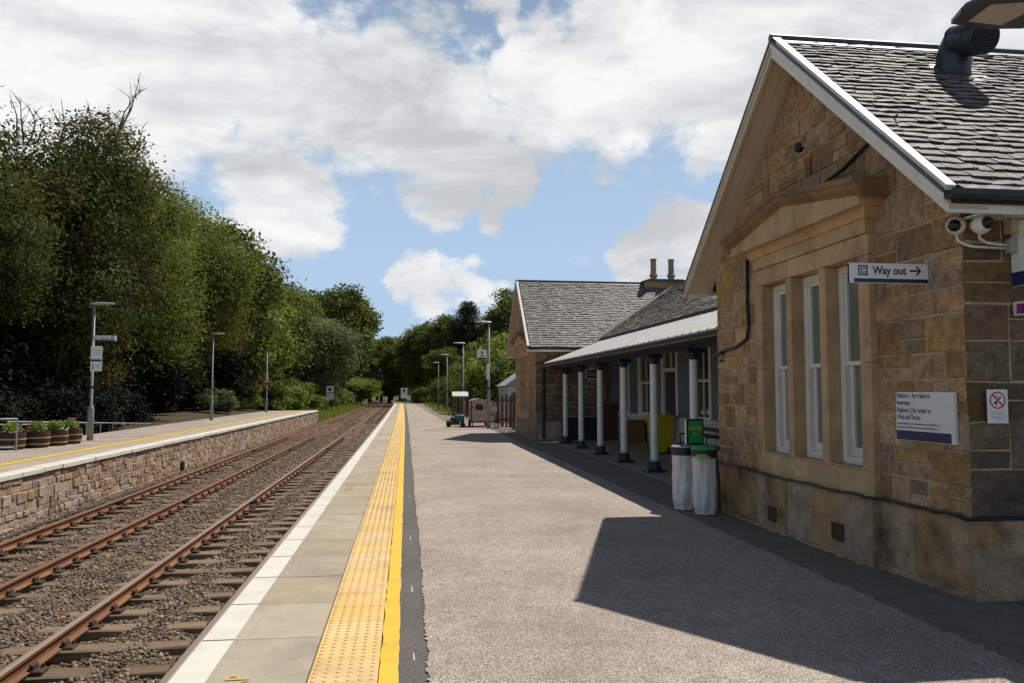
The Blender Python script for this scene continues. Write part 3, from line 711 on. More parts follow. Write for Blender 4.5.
# loose ballast stones
def stones():
    rng = np.random.default_rng(17)
    ico = np.array([(-1,1.618,0),(1,1.618,0),(-1,-1.618,0),(1,-1.618,0),(0,-1,1.618),(0,1,1.618),(0,-1,-1.618),(0,1,-1.618),(1.618,0,-1),(1.618,0,1),(-1.618,0,-1),(-1.618,0,1)])/1.9
    fi = np.array([(0,11,5),(0,5,1),(0,1,7),(0,7,10),(0,10,11),(1,5,9),(5,11,4),(11,10,2),(10,7,6),(7,1,8),(3,9,4),(3,4,2),(3,2,6),(3,6,8),(3,8,9),(4,9,5),(2,4,11),(6,2,10),(8,6,7),(9,8,1)])
    P = []
    for y0, y1, dens, s0, s1 in ((3.5,13,900,.012,.03),(13,24,380,.017,.038),(24,45,90,.026,.05),(45,80,26,.04,.07)):
        n = int((y1-y0)*6.3*dens); x = rng.uniform(-7.55,-1.25,n); y = rng.uniform(y0,y1,n); s = rng.uniform(s0,s1,n)
        P.append(np.stack([x,y,s],1))
    P = np.concatenate(P)
    # keep most of the sleeper tops and rails clear
    keep = np.ones(len(P), bool)
    for xs, ys in (((-3.57,-2.065),-3.2),((-6.65,-5.19),-3.0)):
        cx = sum(xs)/2
        ph = np.abs(((P[:,1]-ys+.36) % .72) - .36)
        on = (np.abs(P[:,0]-cx) < 1.3) & (ph < .125)
        
        keep &= ~(on & (np.abs(P[:,0]-cx) > .3) & (rng.random(len(P)) < .93))
        for x in xs: keep &= np.abs(P[:,0]-x) > .085
    P = P[keep]; n = len(P)
    V = ico[None]*rng.uniform(.6,1.15,(n,12,1))
    V = V*P[:,None,2:3]*rng.uniform(.6,1.3,(n,1,3))
    a = rng.uniform(0,6.28,n); ca, sa = np.cos(a), np.sin(a)
    X = V[:,:,0]*ca[:,None]-V[:,:,1]*sa[:,None]; Y = V[:,:,0]*sa[:,None]+V[:,:,1]*ca[:,None]
    offs = np.array([off(q) for q in P[:,1]])
    six = (P[:,0] > -4.75) & (P[:,0] < -4.0)
    z = np.array([bed(a+off(b), b) for a, b in P[:,:2]]) + rng.uniform(-.008,.016,n)
    V = np.stack([X+P[:,None,0]+offs[:,None], Y+P[:,None,1], V[:,:,2]*.8+z[:,None]], 2).reshape(-1,3)
    F = (fi[None]+np.arange(n)[:,None,None]*12).reshape(-1,3)
    t = np.stack([np.clip(rng.normal(.42,.3,n),0,1), rng.random(n), rng.random(n)],1)
    me = np_mesh('ballast_stones', V - np.array([-4.5,30,-1.1]), F, np.repeat(t,20,0), M['stones'])
    o = bpy.data.objects.new('ballast_stones', me); col.objects.link(o); o.location = (-4.5,30,-1.1); tag(o, kind='stuff', label='loose grey and brown ballast stones around the rails', cat='ballast')
stones()

# ------------------------------------------------------------------ the station building
V3 = lambda x, y, z: Vector((x, y, z))
st = empty('station_building', (4.4, 8.4, 0), 'sandstone station building with two slate roofed gables joined by a columned veranda range', 'station')
FX = 4.4
def gable(y0, y1, yr, xb, zb, ze=3.13, zr=5.535, seed=1, xback=12.0, hero=True, slate='slate', side_rects=()):
    """one gabled wing whose front looks at the track; y0 near wall, y1 far wall, yr ridge"""
    dy = lambda v: v                                         # readability
    ea, eb = y0-.27, y1+.36
    k0 = (zr-ze)/(yr-ea); k1 = (zr-ze)/(eb-yr); th = .1
    XV = FX-.37                                              # front edge of the verge
    w0, w1 = ze+.27*k0-th-.03, ze+.36*k1-th-.03
    by0, by1 = y0+1.19, y1-1.42                              # the window bay
    # --- front wall
    blk, back = MB(), MB()
    bay = (by0+.03, by1-.03, 0, 3.42)
    masonry(blk, back, [(y0-.006,.61),(y1,.61),(y1,w1),(yr,zr-th-.1),(y0-.006,w0)], lambda u, v: V3(FX-.02,u,v), (-1,0,0), [(by0+.03,by1-.03,.61,3.42)], rows=(.19,.33), widths=(.2,.52), gap=.02, proud=(.006,.024), seed=seed, split=.4, bpoly=[(y0+.004,.61),(y1,.61),(y1,w1),(yr,zr-th-.1),(y0+.004,w0)])
    # --- side wall towards the camera, far side wall
    rects = [r for r in side_rects]
    sblk = MB()
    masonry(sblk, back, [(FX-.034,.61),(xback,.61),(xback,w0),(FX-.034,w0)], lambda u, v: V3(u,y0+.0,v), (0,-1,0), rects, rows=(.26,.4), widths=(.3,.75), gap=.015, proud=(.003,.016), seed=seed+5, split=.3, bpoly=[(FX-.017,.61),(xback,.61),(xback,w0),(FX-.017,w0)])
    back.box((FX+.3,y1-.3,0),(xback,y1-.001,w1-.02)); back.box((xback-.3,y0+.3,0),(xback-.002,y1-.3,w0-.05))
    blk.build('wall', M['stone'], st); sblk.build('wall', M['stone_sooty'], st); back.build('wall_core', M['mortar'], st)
    # --- plinth of big slabs, standing a little proud
    pl = MB(); rnd = random.Random(seed+9)
    def slabrow(a, b, fn, wmin=.45, wmax=1.0):
        u = a
        while u < b-.01:
            w = rnd.uniform(wmin, wmax)
            if u+w > b-.35: w = b-u
            fn(u, u+w-.006, rnd); u += w
    tt = lambda r: (min(1,max(0,r.gauss(.5,.2))), r.random(), r.random())
    def front(x):
        def f(a, b, r):
            d = r.uniform(-.006,.006); pl.prism([(x+d,a,-.05),(x+d,b,-.05),(x+d+.02,b,.585),(x+d+.02,a,.585)], (.25,0,0), t=tt(r))
            pl.prism([(x+d+.02,a,.587),(x+d+.02,b,.587),(x+d+.06,b,.62),(x+d+.06,a,.62)], (.2,0,0), t=tt(r))
        return f
    slabrow(y0-.03, by0-.01, front(FX-.055)); slabrow(by1+.01, y1+.02, front(FX-.055), .4, .8); slabrow(by0, by1, front(FX-.135), .38, .62)
    pl.box((FX-.13, by0-.012, -.05),(FX, by0-.001, .6), t=(.4,.5,.5)); 
    def sidef(a, b, r):
        d = r.uniform(-.006,.006); pl.prism([(a,y0-.035+d,-.05),(b,y0-.035+d,-.05),(b,y0-.02+d,.6),(a,y0-.02+d,.6)], (0,.25,0), t=tt(r))
    slabrow(FX-.05, xback, sidef, .6, 1.2)
    pl.build('plinth', M['plinth'], st)
    # --- bay: piers, mullions, sill band, lintels
    bx = FX-.10; a = MB()
    def blockz(ya, yb, z0, z1, x0, x1, n=1):
        for i in range(n):
            p, q = z0+(z1-z0)*i/n, z0+(z1-z0)*(i+1)/n
            a.cbox(((x0+x1)/2,(ya+yb)/2,(p+q)/2), (x1-x0, yb-ya-.003, q-p-.004), t=(random.random(),random.random(),.5), ch=.006)
    ow, mw = .61, .135; pw_ = (by1-by0-3*ow-2*mw)/2
    op = []; y = by0
    blockz(y, y+pw_, .86, 2.9, bx, FX+.25, 2); y += pw_
    for i in range(3):
        op.append((y, y+ow)); y += ow
        if i < 2: blockz(y, y+mw, .86, 2.9, bx+.004, FX+.25, 1); y += mw
    blockz(y, y+pw_, .86, 2.9, bx, FX+.25, 2)
    n = 4
    for i in range(n):
        p, q = by0+(by1-by0)*i/n, by0+(by1-by0)*(i+1)/n
        blockz(p, q, .62, .86, bx-.002, FX+.25)
    cuts = [by0, (op[0][1]+op[1][0])/2, (op[1][1]+op[2][0])/2, by1]
    for p, q in zip(cuts, cuts[1:]): blockz(p, q, 2.9, 3.1, bx-.003, FX+.2)
    blockz(by0-.0, by1+.0, 3.1, 3.36, bx-.025, FX+.1)
    for p, q in op: a.prism([(bx+.0,p,.862),(bx+.0,q,.862),(FX+.1,q,.862),(FX+.1,p,.862)], (0,0,.018), t=(.4,.5,.5))
    a.build('window_surround', M['ashlar'], st)
    # --- cornice with its shallow pediment
    c = MB(); cy0, cy1 = by0-.26, by1+.4; cm = (cy0+cy1)/2+.05; xc = FX-.37; z0 = 3.545; zp = 3.80
    # board below the moulding
    for p, q, za, zb_ in ((cy0+.1, cm, z0-.12, zp-.12), (cm, cy1-.1, zp-.12, z0-.12)):
        c.prism([(xc+.09,p,3.33),(xc+.09,q,3.33),(xc+.09,q,zb_),(xc+.09,p,za)], (FX-xc-.09,0,0), mi=1)
    # bed mould under the board
    c.prism([(FX-.19,by0-.1,3.33),(FX-.19,by1+.1,3.33),(FX-.15,by1+.04,3.24),(FX-.15,by0-.04,3.24)], (.16,0,0), mi=1)
    prof = [(-.02,.01),(-.02,-.04),(.005,-.055),(.02,-.1),(.06,-.125),(.09,-.15),(FX-xc,-.15),(FX-xc,.03)]
    for (ya, za), (yb, zb_) in (((cy0,z0),(cm,zp)),((cm,zp),(cy1,z0))):
        P = [V3(xc+u, ya, za+w) for u, w in prof]; Q = [V3(xc+u, yb, zb_+w) for u, w in prof]; nn = len(P)
        c.add(P+Q, [(i,i+nn,(i+1)%nn+nn,(i+1)%nn) for i in range(nn)] + [tuple(range(nn)), tuple(range(2*nn-1,nn-1,-1))])
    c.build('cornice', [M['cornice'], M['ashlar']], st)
    # --- sash windows
    for i, (p, q) in enumerate(op):
        xw = FX+.05
        f = MB(); z0w, z1w = .88, 2.895
        bw = .075
        f.cbox((xw+.06,p+bw/2,(z0w+z1w)/2),(.12,bw,z1w-z0w-.004),ch=.006); f.cbox((xw+.06,q-bw/2,(z0w+z1w)/2),(.12,bw,z1w-z0w-.004),ch=.006)
        f.cbox((xw+.062,(p+q)/2,z1w-.04),(.116,q-p-2*bw,.078),ch=.006); f.cbox((xw+.062,(p+q)/2,z0w+.035),(.116,q-p-2*bw,.07),ch=.006)
        wn = f.build('window', M['white_paint'], st)
        s = MB(); zm = 1.88; iw = q-p-2*bw
        ym = (p+q)/2
        for zc, xx, h0, h1 in ((0,xw+.025,zm-.01,z1w-.08),(1,xw+.065,z0w+.07,zm+.03)):
            bars = .042 if zc == 0 else .055
            s.box((xx,ym-iw/2,h0),(xx+.036,ym-iw/2+bars,h1)); s.box((xx,ym+iw/2-bars,h0),(xx+.036,ym+iw/2,h1))
            s.box((xx+.001,ym-iw/2+bars,h1-.042),(xx+.035,ym+iw/2-bars,h1)); s.box((xx+.001,ym-iw/2+bars,h0),(xx+.035,ym+iw/2-bars,h0+(.09 if zc else .042)))
        s.build('frame', M['white_paint'], wn)
        g = MB(); g.box((xw+.05,ym-iw/2+.03,zm),(xw+.056,ym+iw/2-.03,z1w-.1)); g.box((xw+.09,ym-iw/2+.03,z0w+.1),(xw+.096,ym+iw/2-.03,zm+.01)); g.build('pane', M['glass'], wn)
        d = MB(); d.box((xw+.14,p-.02,.8),(xw+.15,q+.02,2.95)); d.build('blind', M['deck'], wn)
    # --- roof
    def rp(y): return ze + (y-ea)*k0 if y <= yr else ze + (eb-y)*k1
    dk = MB()
    for s_, e_, z_ in ((ea, yr, k0), (yr, eb, k1)):
        ins = XV+.07
        dk.prism([(ins,s_,rp(s_)-.002),(ins,e_,rp(e_)-.002),(ins,e_,rp(e_)-th),(ins,s_,rp(s_)-th)], (xback+.3-ins,0,0))
    dk.build('roof_deck', M['deck'], st)
    sm = MB(); L0 = math.hypot(yr-ea, zr-ze); L1 = math.hypot(eb-yr, zr-ze)
    slates(sm, (XV+.12, ea, ze), (1,0,0), (0,yr-ea,zr-ze), (0,-(zr-ze),yr-ea), xback+.2-XV, L0, seed=seed+2)
    slates(sm, (xback+.3, eb, ze), (-1,0,0), (0,yr-eb,zr-ze), (0,zr-ze,eb-yr), xback+.2-XV, L1, seed=seed+3, w=(.3,.5), expo=.2)
    sm.build('roof', M[slate], st)
    rc = MB(); rc.tube([(XV-.01,yr,zr+.035),(xback+.3,yr,zr+.035)], .045, 10)
    for s_ in (-1,1):
        u = Vector((0,s_*(yr-ea),-(zr-ze))).normalized()
        rc.prism([V3(XV,yr,zr+.045), V3(XV,yr,zr+.045)+u*.16, V3(XV,yr,zr+.02)+u*.16, V3(XV,yr,zr+.02)], (xback+.3-XV,0,0))
    rc.build('ridge_capping', M['lead'], st)
    for s_, sg in ((ea, 1), (eb, -1)):
        u = Vector((0, yr-s_, zr-ze)).normalized(); nn = Vector((0, -(zr-ze)*sg, abs(yr-s_))).normalized()
        A, B = V3(0,s_,ze), V3(0,yr,zr)
        # white verge strip on top, lead drip, barge board, soffit boards
        m_ = MB(); m_.prism([A+nn*.0+V3(XV,0,0), B+V3(XV,0,0), B+nn*.05+V3(XV,0,0), A+nn*.045+V3(XV,0,0)], (.085,0,0)); m_.build('verge_strip', M['white_paint'], st)
        m_ = MB(); m_.prism([A-nn*.012+V3(XV-.014,0,0), B-nn*.012+V3(XV-.014,0,0), B+nn*.012+V3(XV-.014,0,0), A+nn*.012+V3(XV-.014,0,0)], (.012,0,0)); m_.build('verge_drip', M['lead'], st)
        bl = .135; tp = lambda P_, d: P_ - V3(0,0,1)*d
        m_ = MB(); x0 = XV+.004
        m_.prism([tp(A,.025)+V3(x0,0,0), tp(B,.025)+V3(x0,0,0), tp(B,.025+bl*1.25)+V3(x0,0,0), tp(A,.025+bl)+V3(x0,0,0)], (.035,0,0))
        m_.prism([tp(A,.025)+V3(x0-.012,0,0), tp(B,.025)+V3(x0-.012,0,0), tp(B,.025+.06)+V3(x0-.012,0,0), tp(A,.025+.05)+V3(x0-.012,0,0)], (.012,0,0))
        m_.build('bargeboard', M['white_paint'] if sg == 1 else M['cream_paint'], st)
        m_ = MB(); A2 = A + u*.02
        nb = 2
        for i in range(nb):
            xa, xb_ = XV+.042+(FX-XV-.03)*i/nb, XV+.042+(FX-XV-.03)*(i+1)/nb-.004
            m_.prism([tp(A2,th+.03)+V3(xa,0,0), tp(B,th+.03)+V3(xa,0,0), tp(B,th+.05)+V3(xa,0,0), tp(A2,th+.05)+V3(xa,0,0)], (xb_-xa,0,0))
        m_.build('soffit', M['cream_paint'], st)
        # eaves fascia and gutter
        m_ = MB(); yy = s_ + sg*.02
        m_.box((XV+.045, min(yy,yy+sg*.03), ze-.165), (xback, max(yy,yy+sg*.03), ze-.045)); m_.box((FX-.015,min(yy+sg*.032,y0 if sg==1 else y1),ze-.16),(xback,max(yy+sg*.032,y0 if sg==1 else y1),ze-.145)); m_.build('fascia', M['white_paint'], st)
        m_ = MB(); yc = s_ - sg*.045
        pr = [(-.05,.025),(-.05,-.02),(-.035,-.045),(.035,-.045),(.05,-.02),(.05,.025),(.042,.025),(.042,-.015),(-.042,-.015),(-.042,.025)]
        m_.prism([(XV+.0,yc+a_,ze-.03+b_) for a_, b_ in pr], (xback-XV,0,0)); m_.build('gutter', M['black_metal'], st)
    return op
gable(5.77, 10.85, 8.3, 0, 0, seed=41)
gable(26.9, 32.0, 29.45, 0, 0, zr=5.72, seed=61, slate='slate_far', xback=13)

# chimney on the far ridge
mb = MB(); mb.box((8.95,29.25,5.2),(10.65,29.65,5.80)); mb.build('chimney_stack', M['stone'], st, )
mb = MB(); mb.prism([(8.85,29.2,5.80),(10.75,29.2,5.80),(10.45,29.2,5.89),(9.1,29.2,5.89)], (0,.5,0)); cs = mb.build('chimney_cap', M['lead'], st)
for x in (9.36, 10.06):
    mb = MB(); mb.lathe([(.12,0),(.12,.1),(.155,.13),(.155,.2),(.115,.23),(.105,.72),(.125,.74),(.125,.8)], (x,29.45,5.885), 12); mb.build('chimney_pot', M['pale_stone'], st)

# middle range: back wall under the veranda
WX = 7.0
ya, yb = 10.9, 26.93
wins = [(11.9,13.1),(14.9,16.1),(17.75,18.95),(22.3,23.6),(24.6,25.75)]; door = (20.05,21.35)
mb = MB(); mb.box((WX+.02,ya,0),(WX+.3,yb,.9)); 
segs = []; u = ya
for a, b in sorted(wins+[door]): segs.append((u,a)); u = b
segs.append((u,yb))
for a, b in segs: mb.box((WX+.02,a+.001,.9),(WX+.3,b-.001,2.9))
mb.box((WX+.02,ya,2.9),(WX+.3,yb,3.4))
mb.build('rear_wall', M['wainscot'], st)
runs = [MB(), MB()]; u = ya
for a, b in segs:
    y = a
    while y < b-.02:
        w = min(.11, b-y); runs[int(y > door[0])].cbox((WX+.008,y+w/2,.48),(.022,w-.006,.92),ch=.004); y += w
    p2 = MB(); p2.box((WX-.005,a+.005,.985),(WX+.018,b-.005,2.88)); p2.box((WX-.03,a,.95),(WX+.016,b,.985)); p2.build('wall_panel', M['bluegrey'], st)
for a, b in wins:
    y = a
    while y < b-.02:
        w = min(.11, b-y); runs[int(y > door[0])].cbox((WX+.008,y+w/2,.42),(.022,w-.006,.8),ch=.004); y += w
[w_.build('wainscot', M['wainscot'], st) for w_ in runs]
for a, b in wins:
    f = MB(); z0, z1 = .84, 2.88; x0 = WX-.03
    for p, q in ((a,a+.13),(b-.13,b)): f.cbox((x0+.06,(p+q)/2,(z0+z1)/2),(.12,q-p,z1-z0),ch=.01)
    f.cbox((x0+.05,(a+b)/2,z0+.04),(.16,b-a+.08,.07),ch=.01); f.cbox((x0+.062,(a+b)/2,z1-.05),(.115,b-a-.27,.1),ch=.01)
    w = f.build('window', M['white_paint'], st)
    s = MB(); x1 = WX+.03; c_ = (a+b)/2; l = b-a-.28
    s.box((x1,c_-.022,.9),(x1+.045,c_+.022,2.8)); s.box((x1-.012,c_-l/2,1.84),(x1+.045,c_+l/2,1.9)); s.box((x1-.01,c_-l/2,.92),(x1+.04,c_-l/2+.05,1.84)); s.box((x1-.01,c_+l/2-.05,.92),(x1+.04,c_+l/2,1.84)); s.box((x1-.011,c_-l/2+.05,.92),(x1+.039,c_+l/2-.05,1.0))
    s.build('frame', M['white_paint'], w)
    g = MB(); g.box((WX+.06,a+.1,.9),(WX+.07,b-.1,2.82)); g.build('pane', M['glass_dark'], w)
a, b = door
f = MB()
for p, q in ((a,a+.13),(b-.13,b)): f.cbox((WX+.03,(p+q)/2,1.44),(.12,q-p,2.88),ch=.01)
f.cbox((WX+.032,(a+b)/2,2.2),(.116,b-a-.262,.1),ch=.01); f.cbox((WX+.032,(a+b)/2,2.83),(.116,b-a-.262,.09),ch=.01)
f.cbox((WX+.045,(a+b)/2,2.52),(.06,.05,.53),ch=.006)
dr = f.build('door_frame', M['white_paint'], st)
f = MB(); f.box((WX+.05,a+.132,.0),(WX+.1,b-.132,2.14))
for z0, z1 in ((.15,.85),(1.0,2.0)):
    for p, q in ((a+.2,(a+b)/2-.05),((a+b)/2+.05,b-.2)): f.cbox((WX+.048,(p+q)/2,(z0+z1)/2),(.02,q-p,z1-z0),ch=.008)
d_ = f.build('door', M['navy'], st)
f = MB(); f.cbox((WX+.03,b-.19,1.2),(.03,.035,.17),ch=.005); f.tube([(WX+.02,b-.19,1.22),(WX-.01,b-.19,1.22),(WX-.01,b-.27,1.22)],.009,6); f.build('handle', M['galv'], d_)
f = MB(); f.box((WX+.06,a+.1,2.22),(WX+.07,b-.1,2.82)); f.build('fanlight', M['glass_dark'], st)

# veranda: columns, beam, gutter, white sheeting
for i in range(6):
    y = 24.68 - i*2.262; x = 4.95
    c = MB(); prof = [(.082,.2),(.082,.3)] + [(.078-.008*k/8, .32+1.86*k/8) for k in range(9)] + [(.082,2.19),(.082,2.21)]
    c.lathe(prof, (x,y,0), 20); cl = c.build('column', M['column_white'], st, smooth=True)
    b_ = MB(); b_.cbox((x,y,.03),(.38,.38,.05),ch=.012); b_.lathe([(.165,.054),(.165,.085),(.13,.105),(.118,.16),(.125,.165),(.125,.205),(.09,.215)], (x,y,0), 8); b_.build('column_base', M['navy'], cl)
    b_ = MB(); b_.lathe([(.075,2.16),(.095,2.19),(.095,2.22),(.125,2.25),(.125,2.28)], (x,y,0), 16); b_.cbox((x,y,2.315),(.3,.3,.07),ch=.01); b_.build('capital', M['navy'], cl)
mb = MB(); mb.box((4.87,10.92,2.35),(5.03,26.4,2.55)); mb.box((4.69,10.92,2.40),(4.72,26.45,2.53)); mb.box((4.72,10.93,2.552),(5.0,26.4,2.562)); mb.build('veranda_beam', M['navy'], st)
mb = MB(); mb.prism([(4.57+a_,10.92,2.485+b_) for a_, b_ in [(-.055,.03),(-.055,-.03),(-.04,-.055),(.04,-.055),(.1,-.03),(.1,.03)]], (0,15.55,0)); mb.build('veranda_gutter', M['black_metal'], st)
cs_ = MB(); E0 = V3(4.56,0,2.555); E1 = V3(6.62,0,3.35); nrm = Vector((-(E1.z-E0.z),0,E1.x-E0.x)).normalized()
y = 10.92; P = []
while y < 26.42:
    P += [(y,0),(y+.03,.018),(y+.06,.018),(y+.09,0)]; y += .37
P = [(min(p,26.42),h) for p, h in P]
vs_ = [V3(E0.x,p,E0.z)+nrm*h for p, h in P] + [V3(E1.x,p,E1.z)+nrm*h for p, h in P]; n_ = len(P)
cs_.add(vs_, [(i,i+1,n_+i+1,n_+i)[::-1] for i in range(n_-1)])
cs_.prism([E0-nrm*.004+V3(0,10.92,0), E1-nrm*.004+V3(0,10.92,0), E1-nrm*.03+V3(0,10.92,0), E0-nrm*.03+V3(0,10.92,0)], (0,15.5,0))
cs_.build('veranda_roof', M['canopy_white'], st)
mb = MB(); y = 11.1
while y < 26.3: mb.lathe([(.008,0),(.008,.01),(.004,.014)], (4.64,y,2.59), 6); y += .37
mb.build('fixing_bolts', M['black_metal'], st)
# slated roof of the middle range with lead gutter at its foot
kx = .62
mb = MB(); o = V3(6.66,10.5,3.44); tp_ = V3(10.8,10.5,3.44+4.14*kx)
mb.prism([(6.66,10.5,3.43),(11,10.5,3.43+4.34*kx),(11,10.5,3.3),(6.66,10.5,3.3)], (0,18.6,0)); mb.build('roof_deck', M['deck'], st)
sm = MB(); slates(sm, (6.66,29,3.435), (0,-1,0), (1,0,kx), (-kx,0,1), 18.4, 4.34*math.hypot(1,kx), seed=77, expo=.14); sm.build('roof', M['slate_lichen'], st)
mb = MB(); mb.box((6.55,10.9,3.36),(6.66,26.6,3.42)); mb.build('roof_gutter', M['black_metal'], st)
# lead valley between the two roofs
kf = (5.72-3.13)/(29.45-26.61)
def vpt(x): 
    z = 3.435+(x-6.66)*kx; return V3(x, 26.61+(z-3.13)/kf, z)
mb = MB(); a_, b_ = vpt(6.6), vpt(10.3); d = V3(-.10,-.045,.02)
mb.prism([a_+V3(0,0,.05), b_+V3(0,0,.05), b_+V3(0,0,.05)+d, a_+V3(0,0,.05)+d], (0,0,.02)); mb.build('valley_flashing', M['white_paint'], st)
mb = MB(); mb.tube([(4.62,26.84,2.58),(4.62,26.84,.05)], .045, 10)
for z in (.4,1.4,2.3): mb.lathe([(.06,0),(.06,.05)], (4.62,26.84,z), 10)
mb.build('downpipe', M['black_metal'], st)
# air bricks in the plinth of the near bay
for y, z in ((9.0,.16),(7.56,.2)):
    mb = MB(); mb.box((FX-.142,y-.11,z-.07),(FX-.13,y+.11,z+.1)); 
    mb.build('air_brick', M['chair_iron'], st)
# rough cement fillet at the foot of the wall
mb = MB(); rnd = random.Random(6); pts = []
for y in np.arange(5.74,6.95,.06): pts.append((FX-.06+rnd.uniform(-.03,.02), y, .0))
mb.tube(pts, [rnd.uniform(.03,.06) for _ in pts], 6)
pts = [(FX-.14+rnd.uniform(-.03,.02), y, -.01) for y in np.arange(6.95,10.85,.08)]
mb.tube(pts, [rnd.uniform(.015,.04) for _ in pts], 6); mb.build('wall_foot_fillet', M['plinth'], st)
# flue on the near roof, with its cowl
fl = V3(5.80,7.7,5.0)
mb = MB()
ax = Vector((.10,-.93,-.34)).normalized(); mo_ = V3(5.85,7.27,5.225)
pts = [fl+V3(0,0,-.3), fl+V3(0,0,.10), fl+V3(.005,-.005,.17), fl+V3(.02,-.03,.27), fl+V3(.03,-.075,.345), mo_-ax*.24, mo_-ax*.16, mo_]
mb.tube(pts, .172, 24)
flo = mb.build('flue', M['flue'], st, smooth=True)
for p in flo.data.polygons: p.use_smooth = len(p.vertices) == 4
mb = MB()
for i, p in ((1,pts[1]),(3,pts[2]),(4,pts[4]),(6,pts[6])):
    d = (pts[min(i+1,7)]-pts[i-1]).normalized()
    mb.tube([p-d*.008, p+d*.008], .178, 24)
mb.build('flue_seam', M['flue'], flo)
e = pts[-1]; r_ = ax.cross(V3(0,0,1)).normalized(); u_ = r_.cross(ax)
mb = MB(); mb.tube([e+ax*.001, e+ax*.004], .155, 24); mb.build('flue_mouth', M['sign_black'], flo)
mb = MB()
for k in range(-6,7):
    d = k*.024; h = math.sqrt(max(0,.16**2-d*d))
    mb.tube([e+ax*.012+r_*d-u_*h, e+ax*.012+r_*d+u_*h], .0035, 4); mb.tube([e+ax*.012+u_*d-r_*h, e+ax*.012+u_*d+r_*h], .0035, 4)
mb.build('flue_grille', M['flue'], flo)
mb = MB(); nn = Vector((0,-.66,.755)); uu = Vector((0,.755,.66))
for s_, q in ((.26,.03),): mb.prism([fl+V3(-.24,0,0)-uu*.3+nn*q, fl+V3(.3,0,0)-uu*.3+nn*q, fl+V3(.3,0,0)+uu*.2+nn*q, fl+V3(-.24,0,0)+uu*.2+nn*q], nn*.012)
mb.build('flue_flashing', M['lead'], flo)

# cables on the front, small black flood lamp
mb = MB(); rnd = random.Random(2)
pts = []
for y in np.arange(10.86,9.5,-.11): pts.append((FX-.085,y,.635+rnd.uniform(-.008,.008)))
for y in np.arange(9.42,6.95,-.11): pts.append((FX-.165,y,.63+rnd.uniform(-.008,.008)))
for y in np.arange(6.85,5.76,-.12): pts.append((FX-.085,y,.62+rnd.uniform(-.01,.01)))
pts += [(FX-.07,5.72,.62)] + [(x,5.712,.615+rnd.uniform(-.01,.01)) for x in np.arange(4.5,9,.2)]
mb.tube(pts, .014, 6)
tag(mb.build('cable', M['cable'], smooth=True), 'long black cable running along the top of the plinth and round the building corner', 'cable')
mb = MB(); mb.tube([(FX-.06,9.72,3.3),(FX-.06,9.75,2.75),(FX-.06,9.72,2.45),(FX-.06,9.78,2.28),(FX-.06,10.1,2.2),(FX-.06,10.6,2.16),(FX-.06,10.9,2.1)], .022, 8)
tag(mb.build('cable', M['cable'], smooth=True), 'short black cable dropping from the cornice beside the far end of the window bay', 'cable')
mb = MB(); mb.tube([(FX-.06,7.9,3.78),(FX-.065,7.4,3.84),(FX-.06,6.9,3.98),(FX-.06,6.5,4.08)], [.008,.018,.018,.008], 8)
tag(mb.build('cable', M['cable'], smooth=True), 'black cable lying above the cornice and rising under the gable edge', 'cable')
wl = empty('wall_lamp', (FX-.05,8.00,4.2), 'small black lamp on a bracket high in the near gable', 'lamp')
mb = MB(); mb.tube([(FX-.03,7.92,4.22),(FX-.12,7.94,4.25),(FX-.2,8.00,4.25)], .012, 6); mb.tube([(FX-.04,7.92,4.22),(FX-.05,7.90,4.0),(FX-.05,7.92,3.8)], .008, 6); mb.build('bracket', M['galv'], wl)
mb = MB(); mb.lathe([(.02,-.02),(.05,0),(.055,.05),(.03,.08)], (FX-.2,8.04,4.21), 12); mb.build('lamp_head', M['sign_black'], wl)
mb = MB(); mb.box((FX-.055,8.08,3.98),(FX-.04,8.2,4.16)); mb.build('wall_recess', M['wood_brown'], st)

# ------------------------------------------------------------------ signs and fittings on the building
X_, Y_, Z_ = Vector((1,0,0)), Vector((0,1,0)), Vector((0,0,1))
def arrow(mb, c, xd, yd, n, s):
    """arrow pointing along xd, overall length s"""
    c = Vector(c); P = lambda u, v: c + xd*u*s + yd*v*s
    mb.prism([P(-.5,-.075),P(.32,-.075),P(.32,.075),P(-.5,.075)], n*.0015)
    mb.prism([P(.5,0),P(.14,.36),P(-.04,.36),P(.24,.075),P(.24,0)], n*.0017); mb.prism([P(.5,0),P(.24,0),P(.24,-.075),P(-.04,-.36),P(.14,-.36)], n*.0017)
def exit_icon(par, c, xd, yd, n, s, m):
    """navy square with a door outline and an arrow in white"""
    c = Vector(c); P = lambda u, v: c + xd*u*s + yd*v*s
    q = MB(); q.prism([P(-.5,-.5),P(.5,-.5),P(.5,.5),P(-.5,.5)], n*.0014); q.build('exit_symbol', M['sign_navy'], par)
    q = MB(); L_ = n*.0022
    for u0, u1, v0, v1 in ((-.36,-.27,-.36,.36),(-.27,.3,.27,.36),(-.27,.3,-.36,-.27),(.21,.3,.12,.27),(.21,.3,-.27,-.12)):
        q.prism([P(u0,v0),P(u1,v0),P(u1,v1),P(u0,v1)], L_)
    q.prism([P(-.14,-.05),P(.2,-.05),P(.2,.05),P(-.14,.05)], L_); q.prism([P(.4,0),P(.2,.17),P(.2,-.17)], L_)
    q.prism([P(-.14,-.17),P(-.06,-.17),P(-.06,.17),P(-.14,.17)], L_); q.prism([P(-.06,.1),P(.12,.1),P(.12,.17),P(-.06,.17)], L_); q.prism([P(-.06,-.17),P(.12,-.17),P(.12,-.1),P(-.06,-.1)], L_)
    q.build('exit_mark', M['sign_white'], par)

